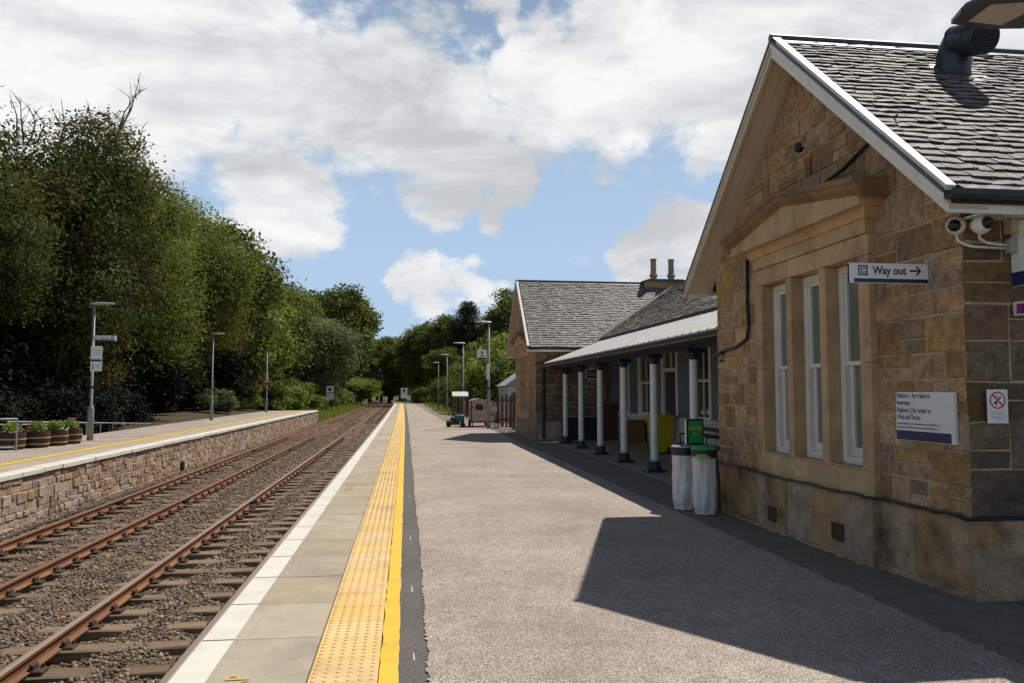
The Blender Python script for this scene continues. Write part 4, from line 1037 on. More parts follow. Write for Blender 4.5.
# projecting way out sign
s = empty('way_out_sign', (4.37,6.19,2.5), 'white and navy Way out sign sticking out from the near sandstone front', 'sign')
mb = MB(); mb.cbox((4.005,6.19,2.592),(.72,.03,.168),ch=.004); mb.build('panel', M['sign_white'], s)
for n_, xd in ((-1,X_),(1,-X_)):
    yy = 6.19+n_*.0152; nn = Y_*n_
    q = MB(); q.prism([V3(3.685,yy,2.512),V3(4.36,yy,2.512),V3(4.36,yy,2.545),V3(3.685,yy,2.545)], nn*.0012); q.build('band', M['sign_navy'], s)
    x0 = 3.765 if n_ < 0 else 4.27
    exit_icon(s, (x0,yy,2.613), xd, Z_, nn, .086, None)
    text(s, 'Way out', V3(x0,yy,2.583)+xd*.085, xd, Z_, .066, M['sign_navy'], width=.305, bold=.028)
    q = MB(); arrow(q, V3(x0,yy,2.615)+xd*.475, xd, Z_, nn, .105); q.build('arrow', M['sign_navy'], s)
mb = MB(); mb.box((3.645,6.178,2.508),(3.652,6.202,2.676)); mb.build('end_cap', M['sign_white'], s)
mb = MB(); mb.cbox((4.367,6.19,2.59),(.012,.09,.27),ch=.003); mb.box((4.352,6.165,2.47),(4.36,6.215,2.71)); 
for z in (2.48,2.70):
    mb.lathe([(.009,0),(.009,.008)], (4.352,6.155,z), 8)
mb.build('bracket', M['galv'], s)

# platform information board
s = empty('information_board', (4.36,6.260,1.18), 'white board reading Platform 1 for trains to Inverness on the near sandstone front', 'sign')
mb = MB(); mb.cbox((4.345,6.260,1.39),(.035,.76,.42),ch=.004); mb.build('panel', M['sign_white'], s)
xf = 4.3272; xd = -Y_
q = MB(); q.prism([V3(xf,6.635,1.184),V3(xf,5.915,1.184),V3(xf,5.915,1.265),V3(xf,6.635,1.265)], -X_*.001); q.build('band', M['sign_navy'], s)
for i, (t_, z, cap, w_) in enumerate((('Platform 1 for trains to',1.548,.043,.455),('Inverness',1.488,.043,.185),('Platform 2 for trains to',1.422,.043,.46),('Wick and Thurso',1.363,.043,.32),('except Sundays, all trains leave from Platform 2',1.318,.018,.57),('except the 16:09 which leaves from Platform 1',1.286,.018,.55))):
    text(s, t_, (xf,6.620,z), xd, Z_, cap, M['sign_navy'], width=w_, bold=.014)
# no smoking notice on the side wall
s = empty('no_smoking_sign', (4.6,5.75,1.35), 'small white no smoking notice with a red ring on the shaded side wall', 'sign')
mb = MB(); mb.cbox((4.585,5.722,1.488),(.178,.006,.265),ch=.002); mb.build('panel', M['sign_white'], s)
yf = 5.7185; c = V3(4.585,yf,1.535)
q = MB()
ring = [(math.cos(a), math.sin(a)) for a in np.linspace(0,2*math.pi,33)]
vs1 = [c+V3(a*.068,0,b*.068) for a,b in ring[:-1]]+[c+V3(a*.056,0,b*.056) for a,b in ring[:-1]]
q.add([p-Y_*.001 for p in vs1], [(i,(i+1)%32,32+(i+1)%32,32+i) for i in range(32)])
d = V3(.707,0,-.707); e_ = V3(.707,0,.707)
q.prism([c-d*.06-e_*.007-Y_*.0012, c+d*.06-e_*.007-Y_*.0012, c+d*.06+e_*.007-Y_*.0012, c-d*.06+e_*.007-Y_*.0012], -Y_*.0006); q.build('prohibition_ring', M['sign_red'], s)
q = MB(); q.prism([c-e_*.036-d*.006-Y_*.0006, c+e_*.04-d*.006-Y_*.0006, c+e_*.04+d*.006-Y_*.0006, c-e_*.036+d*.006-Y_*.0006], -Y_*.0004)
q.tube([c+V3(-.015,-.0008,.03),c+V3(-.005,-.0008,.036),c+V3(.005,-.0008,.03)], .003, 5); q.prism([c+V3(-.035,-.0006,-.008),c+V3(-.005,-.0006,-.02),c+V3(-.012,-.0006,-.042)], -Y_*.0004)
q.build('cigarette_symbol', M['sign_black'], s)
for t_, z, w_ in (('You are not permitted',1.442,.125),('to smoke on this site',1.424,.12),('It is against the law to smoke',1.402,.12),('in this station',1.388,.07)):
    text(s, t_, (4.585,yf,z), X_, Z_, .0085, M['sign_black'], width=w_, align='C')
# hanging sign boards at the right edge
s = empty('hanging_sign', (4.79,5.8,2.43), 'large white sign with a navy bottom band projecting from the shaded side wall', 'sign')
mb = MB(); mb.cbox((4.79,5.2,2.69),(.035,1.1,.51),ch=.004); mb.build('panel', M['sign_white'], s)
for sg in (-1,1):
    q = MB(); q.prism([V3(4.79+sg*.0177,5.749,2.437),V3(4.79+sg*.0177,4.66,2.437),V3(4.79+sg*.0177,4.66,2.545),V3(4.79+sg*.0177,5.749,2.545)], X_*sg*.001); q.build('band', M['sign_navy'], s)
mb = MB(); mb.box((4.78,5.749,2.48),(4.8,5.815,2.52)); mb.box((4.78,5.749,2.85),(4.8,5.815,2.89)); mb.build('bracket', M['galv'], s)
s = empty('hanging_sign', (4.79,5.8,2.19), 'small white sign with a blue and red panel just below the large hanging sign', 'sign')
mb = MB(); mb.cbox((4.79,5.3,2.257),(.03,.9,.112),ch=.004); mb.build('panel', M['sign_white'], s)
q = MB(); q.prism([V3(4.7745,5.71,2.215),V3(4.7745,4.95,2.215),V3(4.7745,4.95,2.292),V3(4.7745,5.71,2.292)], -X_*.001); q.build('blue_panel', M['bright_blue'], s)
q = MB(); q.prism([V3(4.7732,5.7,2.225),V3(4.7732,5.655,2.225),V3(4.7732,5.655,2.282),V3(4.7732,5.7,2.282)], -X_*.001); q.build('red_mark', M['sign_red'], s)
mb = MB(); mb.box((4.782,5.748,2.235),(4.798,5.815,2.28)); mb.build('bracket', M['galv'], s)
# cctv cameras
for nm, c, look, wall in (('white dome security camera on the front face of the building corner', V3(4.345,5.80,2.925), V3(-.72,-.65,-.12), V3(4.375,5.87,2.94)), ('white dome security camera on the shaded side face of the building corner', V3(4.455,5.66,2.905), V3(.1,-.95,.1), V3(4.455,5.75,2.92))):
    s = empty('security_camera', wall, nm, 'camera')
    look = look.normalized()
    q = MB(); q.tube([wall, c], .035, 10); q.build('bracket', M['cam_white'], s)
    q = MB(); q.lathe([(.073*math.sin(a), -.073*math.cos(a)) for a in np.linspace(.05,3.09,13)], c, 20); b_ = q.build('body', M['cam_white'], s, smooth=True)
    q = MB(); q.tube([c+look*.05, c+look*.074], .048, 18); q.tube([c+look*.06,c+look*.085,c+look*.1,c+look*.108], [.045,.041,.028,.01], 16); q.build('lens', M['cam_black'], b_, smooth=True)
mb = MB(); mb.tube([(4.345,5.80,2.86),(4.345,5.785,2.80),(4.36,5.715,2.755),(4.42,5.71,2.742),(4.72,5.712,2.735)], .011, 8)
tag(mb.build('conduit', M['cam_white'], smooth=True), 'white cable conduit bending round the corner from the front camera', 'conduit')
mb = MB(); mb.tube([(4.455,5.68,2.85),(4.475,5.71,2.81),(4.54,5.712,2.775),(4.64,5.712,2.765),(4.72,5.712,2.763)], .011, 8)
tag(mb.build('conduit', M['cam_white'], smooth=True), 'white cable conduit curving from the side camera down to the grey box', 'conduit')
mb = MB(); mb.cbox((4.77,5.71,2.755),(.11,.08,.115),ch=.006); tag(mb.build('junction_box', M['box_grey']), 'small grey green junction box where the white conduits end', 'box')
mb = MB(); mb.cbox((4.80,5.70,2.93),(.17,.1,.16),ch=.006); tag(mb.build('junction_box', M['box_cream']), 'larger cream junction box under the eaves above the conduits', 'box')
mb = MB(); mb.tube([(4.55,5.55,2.97),(4.6,5.62,2.96),(4.7,5.66,2.94),(4.9,5.66,2.945),(5.2,5.7,2.95)], .005, 6); tag(mb.build('cable', M['box_cream']), 'thin pale cable looping from the eaves to the cream box', 'cable')
mb = MB(); 
for z in (2.02,2.12): mb.box((4.3,10.58,z),(4.39,10.6,z+.02))
mb.box((4.295,10.54,2.01),(4.305,10.64,2.03)); mb.box((4.295,10.55,2.115),(4.305,10.62,2.145)); mb.box((4.33,10.582,2.02),(4.34,10.598,2.13)); tag(mb.build('iron_hook', M['black_metal']), 'old black iron hook fixed to the far edge of the near sandstone front', 'hook')

# ------------------------------------------------------------------ things under the veranda
def bag_bin(c, label, lid, dome):
    s = empty('bin', c, label, 'bin', None); c = Vector(c); rnd = random.Random(hash(lid) % 7)
    q = MB(); q.lathe([(.155,.735),(.168,.745),(.168,.83),(.155,.84)], c, 24); q.build('ring', M['black_plastic'], s)
    if dome:
        q = MB(); q.lathe([(.172,.84),(.172,.856),(.14,.885),(.08,.9)], c, 24); q.build('lid', M['green'], s, smooth=False)
        q = MB(); q.lathe([(.12,-.03),(.115,-.02),(.06,.012),(.02,.02)], c+V3(-.09,-.16,.775), 16); f_ = q.build('flap', M['lime'], s)
    else:
        q = MB(); q.lathe([(.172,.84),(.172,.856),(.15,.866)], c, 24); q.build('lid', M['galv'], s)
    n = 40; rows = 16; vs_ = []; fs = []
    for i in range(rows+1):
        z = .745 - (.74)*i/rows; f = i/rows
        for k in range(n):
            a = 2*math.pi*k/n
            r = .150*(1+.08*f - .1*(f>.93)) + .011*math.sin(a*7+f*3)*(.3+f) + .008*math.sin(a*13-f*5+1)*(1-f*.5) + rnd.uniform(-.003,.003)
            vs_.append(c+V3(r*math.cos(a)*(1-.1*f), r*math.sin(a), z))
    for i in range(rows):
        for k in range(n): fs.append((i*n+k, (i+1)*n+k, (i+1)*n+(k+1)%n, i*n+(k+1)%n))
    fs.append(tuple(rows*n+k for k in range(n)))
    q = MB(); q.add(vs_, fs); q.build('bag', M['bag'], s, smooth=True)
    q = MB(); q.tube([c+V3(.16,0,.83), c+V3(.2,.0,.4), c+V3(.2,0,.02)], .02, 8); q.build('post', M['black_metal'], s)
    rb = MB()
    for i in range(9):
        a = rnd.uniform(0,6.28); r = rnd.uniform(0,.09); rb.lathe([(.03,0),(.04,.03),(.02,.07)], c+V3(r*math.cos(a), r*math.sin(a), .02+rnd.uniform(0,.22)), 7, t=(rnd.random(),rnd.random(),1))
    rb.build('litter', M['wood_brown'] if not dome else M['bright_blue'], s)
    return s
bag_bin((3.80,10.70,0), 'clear bag litter bin with a plain dark rim, the farther of the pair', 'a', False)
bag_bin((3.92,10.24,0), 'clear bag recycling bin with a bright green lid, the nearer of the pair', 'b', True)
s = empty('recycling_sign', (3.9,10.5,.86), 'green recycling sign in a black frame standing above the bag bins', 'sign')
sx = Vector((.97,.26,0)).normalized(); sn = Vector((.26,-.97,0)).normalized(); cc_ = V3(3.9,10.5,1.06)
def brd(mb, hw, hh, d0, d1, up0=0): 
    tl = Vector((0,0,1)) - sn*.0; 
    mb.prism([cc_-sx*hw-tl*hh+sn*d0, cc_+sx*hw-tl*hh+sn*d0, cc_+sx*hw+tl*hh+sn*d0, cc_-sx*hw+tl*hh+sn*d0], sn*(d1-d0))
q = MB(); brd(q,.135,.175,-.03,.0); q.build('frame', M['black_plastic'], s)
q = MB(); brd(q,.11,.15,.0,.002); q.build('panel', M['green'], s)
q = MB(); q.prism([cc_-sx*.139-Z_*.165-sn*.026, cc_-sx*.139-Z_*.165-sn*.004, cc_-sx*.139+Z_*.165-sn*.004, cc_-sx*.139+Z_*.165-sn*.026], -sx*.012); q.build('edge', M['sign_white'], s)
q = MB(); q.prism([cc_-sx*.11+Z_*.02+sn*.002, cc_+sx*.11+Z_*.02+sn*.002, cc_+sx*.11+Z_*.075+sn*.002, cc_-sx*.11+Z_*.075+sn*.002], sn*.001); q.build('band', M['lime'], s)
text(s, 'Recycling', cc_-sx*.0+Z_*.035+sn*.0035, sx, Z_, .03, M['green'], width=.17, align='C', bold=.01)
text(s, 'thank you', cc_+Z_*(-.03)+sn*.0025, sx, Z_, .02, M['sign_white'], width=.09, align='C')
q = MB(); q.tube([cc_-Z_*.17-sn*.015, cc_-Z_*.3-sn*.0], .03, 10); q.build('neck', M['black_plastic'], s)

# yellow wheeled bin
s = empty('wheeled_bin', (6.55,20.2,0), 'yellow wheeled bin by the navy door under the veranda', 'bin')
q = MB(); c = V3(6.55,20.2,0)
lv = [(.22,.24,.06),(.235,.255,.3),(.27,.28,.9),(.285,.295,.93)]
vs_ = []; 
for a_, b_, z in lv: vs_ += [c+V3(-a_,-b_+.03,z),c+V3(-a_+.03,-b_,z),c+V3(a_-.03,-b_,z),c+V3(a_,-b_+.03,z),c+V3(a_,b_-.03,z),c+V3(a_-.03,b_,z),c+V3(-a_+.03,b_,z),c+V3(-a_,b_-.03,z)]
fs = [tuple(range(7,-1,-1)), tuple(range(24,32))]+[(k*8+i,k*8+(i+1)%8,k*8+8+(i+1)%8,k*8+8+i) for k in range(3) for i in range(8)]
q.add(vs_, fs); q.build('body', M['yellow_plastic'], s)
q = MB(); q.cbox((6.55,20.2,.965),(.60,.64,.06),ch=.02); q.cbox((6.55,20.2,1.0),(.5,.52,.03),ch=.014); q.build('lid', M['yellow_plastic'], s)
q = MB(); q.tube([c+V3(.3,-.25,.93),c+V3(.37,-.25,.95),c+V3(.37,.25,.95),c+V3(.3,.25,.93)], .016, 8); q.build('handle', M['yellow_plastic'], s)
for sg in (-1,1):
    q = MB(); q.tube([c+V3(.2,sg*.27,.1),c+V3(.2,sg*.32,.1)], .1, 16); q.build('wheel', M['tyre'], s)
# bench
s = empty('bench', (6.35,16.6,0), 'dark slatted bench against the white boarded wall behind the bag bins', 'bench')
q = MB()
for i in range(4): q.cbox((6.12+.12*i,16.6,.45),(.1,1.8,.035),ch=.008)
q.build('seat', M['navy'], s); q = MB()
for i in range(2): q.cbox((6.58+.02*i,16.6,.64+.14*i),(.035,1.8,.085),ch=.008)
q.build('backrest', M['black_plastic'], s)
for y in (15.8,17.4):
    q = MB(); q.tube([(6.1,y,0),(6.12,y,.43),(6.1,y,.66),(6.5,y,.68)], .022, 8); q.tube([(6.62,y,0),(6.56,y,.43),(6.62,y,.85)], .022, 8); q.tube([(6.12,y,.42),(6.58,y,.42)], .02, 8); q.build('leg', M['black_metal'], s)
# brown cabinet on a pallet
s = empty('pallet', (6.62,22.9,0), 'small timber pallet under the brown cabinet', 'pallet')
for y in (22.6,22.9,23.2):
    q = MB(); q.cbox((6.62,y,.05),(.6,.08,.08),ch=.005); q.build('bearer', M['pallet'], s)
q = MB()
for i in range(5): q.cbox((6.37+.125*i,22.9,.105),(.1,.72,.028),ch=.004)
q.build('deck_boards', M['pallet'], s)
s = empty('cabinet', (6.62,22.9,.12), 'brown wooden cabinet standing on a small pallet by the rear wall', 'cabinet')
q = MB(); q.cbox((6.62,22.9,.455),(.5,.62,.66),ch=.008); q.build('body', M['wood_brown'], s)
q = MB(); q.cbox((6.362,22.9,.455),(.02,.57,.61),ch=.004); d_ = q.build('door', M['wood_brown'], s)
q = MB(); q.cbox((6.345,23.1,.56),(.016,.05,.1),ch=.003); q.build('handle', M['galv'], d_)
# dark bar counter against the far wing
s = empty('counter', (5.95,26.3,0), 'black clad counter with a thin grey top against the far wing wall', 'counter')
q = MB(); q.cbox((5.98,26.35,.385),(1.55,.55,.77),ch=.01)
q.build('body', M['black_plastic'], s); q = MB(); q.cbox((5.98,26.33,.79),(1.66,.66,.035),ch=.01); q.build('worktop', M['galv'], s)
for x in (5.24,6.7):
    q = MB(); q.box((x-.02,26.05,0),(x+.02,26.07,.77)); q.build('leg', M['galv'], s)
# timber boards leaning
s = empty('timber_screen', (6.72,25.6,0), 'dark brown vertical board screen in the corner behind the counter', 'screen')
for i in range(5):
    q = MB(); q.cbox((6.48+.1*i, 25.85-.005*(i%2), .62+.02*(i%3)),(.094,.03,1.2),ch=.006, t=(random.random(),.5,.5)); q.build('board', M['wood_dark'], s)
mb = MB(); mb.tube([(6.05,26.86,1.78),(6.62,26.86,1.78),(6.72,26.86,1.74),(6.76,26.86,1.62),(6.78,26.86,1.3)], .018, 8); tag(mb.build('pipe', M['box_grey'], smooth=True), 'thin pale pipe bending on the far wing wall beneath the veranda', 'pipe')
# the old style hanging name plate
s = empty('name_plate', (6.36,26.86,1.9), 'blue and white old style name plate on the far wing wall', 'sign')
def plate(mb, w, h, cz, d0, d1, ch):
    P = [(-w+ch,-h),(w-ch,-h),(w,-h+ch),(w,h-ch),(w-ch,h),(-w+ch,h),(-w,h-ch),(-w,-h+ch)]
    mb.prism([V3(6.36+a_,26.86-d0,cz+b_) for a_, b_ in P], V3(0,-(d1-d0),0))
q = MB(); plate(q,.28,.17,2.215,0,.03,.06); plate(q,.15,.3,2.215,.0,.028,.06); q.build('backing', M['sign_white'], s)
q = MB(); plate(q,.25,.14,2.215,.03,.034,.05); plate(q,.11,.04,2.445,.028,.032,.02); plate(q,.11,.045,1.985,.028,.032,.02); q.build('blue_field', M['sign_navy'], s)
q = MB(); q.box((6.12,26.823,2.145),(6.60,26.8258,2.285)); q.build('white_band', M['box_grey'], s)
yq = 26.8225
text(s, 'PLATFORM', (6.36,yq,2.175), X_, Z_, .085, M['sign_navy'], width=.44, align='C', bold=.015)
text(s, 'TAIN', (6.36,26.8275,2.425), X_, Z_, .045, M['sign_white'], width=.14, align='C', bold=.01)
text(s, '1864', (6.36,26.8275,1.965), X_, Z_, .045, M['sign_white'], width=.12, align='C', bold=.01)

# ------------------------------------------------------------------ lamp posts
def lamp_post(x, y, h, label, ad=(1,0), head=True):
    s = empty('lamp_post', (x,y,0), label, 'lamp post', 'platform lamp posts')
    c = V3(x,y,0); d = Vector((*ad,0)).normalized(); e = Vector((-d.y,d.x,0))
    q = MB(); q.lathe([(.10,-.01),(.10,1.02),(.095,1.06),(.055,1.16),(.05,1.17),(.042,h)], c, 14); q.build('pole', M['grey_paint'], s, smooth=True)
    q = MB(); q.lathe([(.052,1.72),(.052,1.8)], c, 14); q.build('number_band', M['sign_navy'], s)
    if not head: return s
    def P(u, v, w): return c + d*u + e*v + Z_*(h+w)
    q = MB(); st_ = [(-.12,.05,-.03,.03),(.02,.09,-.035,.05),(.3,.15,-.03,.055),(.56,.13,-.012,.04),(.64,.07,.0,.025)]; vs_ = []; fs = []
    for u, w, lo_, hi_ in st_: vs_ += [P(u,-w,lo_),P(u,w,lo_),P(u,w,lo_*.3+hi_*.5),P(u,w*.6,hi_),P(u,-w*.6,hi_),P(u,-w,lo_*.3+hi_*.5)]
    for i in range(4):
        for k in range(6): fs.append((i*6+k, i*6+(k+1)%6, i*6+6+(k+1)%6, i*6+6+k))
    fs += [(5,4,3,2,1,0), tuple(24+k for k in range(6))]
    q.add(vs_, fs); hd = q.build('lamp_head', M['galv'], s)
    q = MB(); q.prism([P(.2,-.1,-.036),P(.5,-.09,-.022),P(.5,.09,-.022),P(.2,.1,-.036)], -Z_*.006); q.build('lens', M['lamp_glass'], hd)
    return s
lamp_post(-10.42, 28.4, 4.56, 'grey lamp post carrying a way out sign beside the barrel planters')
lamp_post(-11.05, 47.9, 4.95, 'grey lamp post without signs near the round shrubs on the opposite platform')
lamp_post(-11.1, 66.4, 4.75, 'grey post with no lamp head, carrying a dark red sign on the opposite platform', head=False)
lamp_post(3.66, 35.6, 4.72, 'tall grey lamp post carrying the platform number 2 sign', (-1,0))
lamp_post(3.50, 49.5, 4.62, 'grey lamp post behind the roofed notice stand', (-1,0))
lamp_post(3.44, 67.9, 4.74, 'grey lamp post third from the far station gable', (-1,0))
lamp_post(3.42, 86.0, 4.74, 'most distant grey lamp post on the near platform', (-1,0))
# the big luminaire above the near roof: its post stands just outside the picture
s = empty('lamp_post', (5.95,5.15,0), 'dark lamp seen from below, hanging out over the near slate roof', 'lamp post')
q = MB(); q.lathe([(.1,-.01),(.1,1.0),(.055,1.15),(.045,4.75)], (5.95,5.15,0), 14); q.build('pole', M['grey_paint'], s, smooth=True)
q = MB(); hz = 4.675
O = [(4.50,5.98),(4.44,5.78),(4.50,5.55),(4.62,5.42),(5.5,5.10),(5.9,5.02),(5.92,5.28),(5.15,5.98),(4.9,6.02)]
top = [(a_*.92+.39,b_*.92+.45) for a_, b_ in O]
n_ = len(O); vs_ = [V3(a_,b_,hz) for a_, b_ in O]+[V3(a_,b_,hz+.035) for a_, b_ in O]+[V3(a_,b_,hz+.075) for a_, b_ in top]
q.add(vs_, [tuple(range(n_)),tuple(range(3*n_-1,2*n_-1,-1))]+[(i,i+n_,(i+1)%n_+n_,(i+1)%n_) for i in range(n_)]+[(i+n_,i+2*n_,(i+1)%n_+2*n_,(i+1)%n_+n_) for i in range(n_)])
hd = q.build('lamp_head', M['flue'], s)
q = MB(); q.prism([(4.60,5.9,hz-.001),(4.58,5.62,hz-.001),(4.98,5.50,hz-.001),(4.92,5.93,hz-.001)], V3(0,0,-.008)); q.build('lens', M['lamp_glass'], hd)

# sign fixed to the nearest left lamp post
s = empty('way_out_sign', (-10.4,28.36,3.3), 'small white and navy way out sign on the lamp post beside the barrels', 'sign')
q = MB(); q.cbox((-10.02,28.34,3.40),(.72,.04,.17),ch=.004); q.build('panel', M['sign_white'], s)
q = MB(); q.box((-10.36,28.316,3.318),(-9.72,28.3195,3.36)); q.build('band', M['sign_navy'], s)
q = MB(); arrow(q, (-10.28,28.3185,3.425), -X_, Z_, -Y_, .11); q.build('arrow', M['sign_navy'], s)
text(s, 'Way out', (-10.19,28.319,3.39), X_, Z_, .07, M['sign_navy'], width=.3, bold=.01)
exit_icon(s, (-9.79,28.319,3.425), X_, Z_, -Y_, .09, None)
q = MB(); q.box((-10.4,28.33,3.32),(-10.37,28.36,3.48)); q.build('bracket', M['galv'], s)
s = empty('notice_board', (-10.28,28.3,2.28), 'upright white notice with a navy strip and red mark on the left lamp post', 'notice')
q = MB(); q.cbox((-10.27,28.31,2.71),(.36,.02,.84),ch=.004); q.build('panel', M['sign_white'], s)
q = MB(); q.box((-10.44,28.296,2.62),(-10.1,28.2995,2.69)); q.build('band', M['sign_navy'], s)
q = MB(); q.prism([(-10.40,28.2995,2.36),(-10.34,28.2995,2.36),(-10.36,28.2995,2.45),(-10.34,28.2995,2.52),(-10.40,28.2995,2.54),(-10.385,28.2995,2.45)], V3(0,-.002,0)); q.build('red_mark', M['sign_red'], s)
for z, w_ in ((2.98,.2),(2.93,.2),(2.85,.17),(2.48,.13),(2.43,.13)):
    q = MB(); q.box((-10.3,28.2975,z),(-10.3+w_,28.2995,z+.012)); q.build('printed_line', M['galv'], s)
# red sign and white plate on the far left post
s = empty('red_sign', (-11.1,66.3,1.9), 'dark red sign on the farthest lamp post of the opposite platform', 'sign')
q = MB(); q.cbox((-11.1,66.3,2.32),(.6,.03,.34),ch=.01); q.build('panel', M['dark_red'], s)
q = MB(); q.box((-11.32,66.278,2.39),(-10.88,66.2845,2.46)); q.build('white_strip', M['sign_white'], s)
mb = MB(); mb.cbox((-11.06,66.3,2.84),(.16,.03,.58),ch=.01); tag(mb.build('notice_board', M['sign_white']), 'narrow white plate just above the dark red sign', 'notice')
# platform number
s = empty('platform_number_sign', (3.4,35.5,3.1), 'white square sign with a 2 and a navy foot on the tall right lamp post', 'sign')
q = MB(); q.cbox((3.34,35.52,3.26),(.42,.03,.44),ch=.006); q.build('panel', M['sign_white'], s)
q = MB(); q.box((3.132,35.5,3.045),(3.548,35.5045,3.13)); q.build('band', M['sign_navy'], s)
text(s, '2', (3.34,35.503,3.18), X_, Z_, .22, M['sign_navy'], align='C', bold=.02)
q = MB(); q.tube([(3.54,35.54,3.3),(3.66,35.58,3.3)], .012, 6); q.build('bracket', M['galv'], s)
mb = MB(); mb.cbox((3.60,35.48,2.5),(.12,.04,.7),ch=.01); tag(mb.build('notice_board', M['sign_white']), 'narrow pale plate on the pole below the platform number sign', 'notice')
mb = MB(); mb.prism([(3.53,35.48,1.38),(3.79,35.48,1.38),(3.66,35.48,1.62)], V3(0,-.015,0)); tag(mb.build('warning_plate', M['galv']), 'small grey triangular plate low on the tall right lamp post', 'sign')
# passengers must not pass boards
def stop_board(x, y, zb, label, w=.86, h=1.35):
    s = empty('stop_board', (x,y,zb-.75), label, 'sign', 'red disc boards at the platform ends')
    q = MB(); q.cbox((x,y,zb+h/2),(w,.04,h),ch=.01); q.build('panel', M['sign_white'], s)
    c = V3(x,y-.0215,zb+h*.77); q = MB(); q.tube([c, c-Y_*.003], .235, 24); q.build('red_disc', M['dark_red'], s)
    q = MB(); q.box((x-.33,y-.025,zb+h*.46),(x+.33,y-.0205,zb+h*.53)); q.build('lettering_bar', M['sign_black'], s)
    for k in range(3):
        q = MB(); q.box((x-.28,y-.025,zb+h*(.12+.1*k)),(x+.28,y-.0205,zb+h*(.14+.1*k))); q.build('printed_line', M['galv'], s)
    q = MB(); q.cbox((x,y-.005,zb-.12),(w*.85,.04,.2),ch=.01); q.build('blue_plate', M['bright_blue'], s)
    for sg in (-1,1):
        q = MB(); q.box((x+sg*w*.36-.03,y+.022,zb-.75),(x+sg*w*.36+.03,y+.08,zb+h)); q.build('post', M['black_metal'], s)
stop_board(-.25, 108, .78, 'white board with a red disc at the far end of the near platform')
stop_board(-8.75, 95, .75, 'white board with a red disc in the bushes past the opposite platform', .8, 1.5)

# ------------------------------------------------------------------ far end of the near platform
s = empty('box_trailer', (3.25,37.2,0), 'small faded beige box trailer with a dark window beside the lamp post', 'trailer')
q = MB(); c = V3(3.33,37.3,0); w = .37; P = [(-w,.22),(w,.22),(w,1.2),(w*.6,1.27),(0,1.3),(-w*.6,1.27),(-w,1.2)]
q.prism([c+V3(a_,-.7,b_) for a_, b_ in P], V3(0,1.4,0)); b_ = q.build('body', M['beige_metal'], s)
q = MB()
for sg in (-1,1): q.box((c.x+sg*w-.025,c.y-.715,.2),(c.x+sg*w+.025,c.y-.69,1.22))
q.box((c.x-w+.026,c.y-.715,.2),(c.x+w-.026,c.y-.69,.26)); q.build('corner_trim', M['black_metal'], s)
q = MB(); q.box((c.x-.17,c.y-.712,.78),(c.x+.17,c.y-.702,1.03)); q.build('window', M['glass_dark'], s)
for x in (-.3,.3):
    q = MB(); q.box((c.x+x-.03,c.y-.712,.87),(c.x+x+.03,c.y-.702,.93)); q.build('lamp', M['glass_dark'], s)
for sg in (-1,1):
    q = MB(); q.tube([c+V3(sg*.33,.1,.16),c+V3(sg*.43,.1,.16)], .16, 16); q.build('wheel', M['tyre'], s)
    q = MB(); q.box((c.x+sg*.31-.025,c.y-.65,0),(c.x+sg*.31+.025,c.y-.6,.22)); q.build('leg', M['black_metal'], s)
s = empty('mower', (2.4,37,0), 'teal and black lawn mower standing left of the beige trailer', 'mower')
q = MB(); q.cbox((2.45,37,.38),(.42,.5,.36),ch=.06); q.build('grass_box', M['teal'], s)
q = MB(); q.cbox((2.15,37,.2),(.6,.5,.2),ch=.05); q.lathe([(.12,.3),(.12,.42),(.06,.46)], (2.15,37,0), 12); q.build('deck', M['black_plastic'], s)
for x in (1.95,2.6):
    for sg in (-1,1):
        q = MB(); q.tube([(x,37+sg*.27,.1),(x,37+sg*.33,.1)], .1, 14); q.build('wheel', M['tyre'], s)
q = MB(); q.tube([(2.3,36.8,.4),(2.05,36.8,.72),(2.3,36.8,.78)], .02, 6); q.tube([(2.3,37.2,.4),(2.05,37.2,.72),(2.3,37.2,.78)], .02, 6); q.tube([(2.05,36.8,.72),(2.05,37.2,.72)], .02, 6); q.build('handle', M['black_metal'], s)
s = empty('notice_stand', (3.15,47,0), 'timber stand with a pale roof panel between the lamp posts', 'stand')
for x in (2.74,3.0,3.28,3.56):
    q = MB(); q.box((x-.04,46.95,0),(x+.04,47.03,1.4)); q.build('post', M['wood_dark'], s)
q = MB()
for i in range(7): q.box((2.78+.115*i,46.97,.25),(2.81+.115*i,46.99,1.3))
for z in (.3,1.25): q.box((2.75,46.975,z),(3.55,46.985,z+.05))
q.build('trellis', M['pallet'], s)
q = MB(); q.prism([(2.68,46.85,1.36),(3.62,46.85,1.36),(3.62,47.15,1.6),(2.68,47.15,1.6)], V3(0,.04,.02)); q.build('panel', M['sign_white'], s)
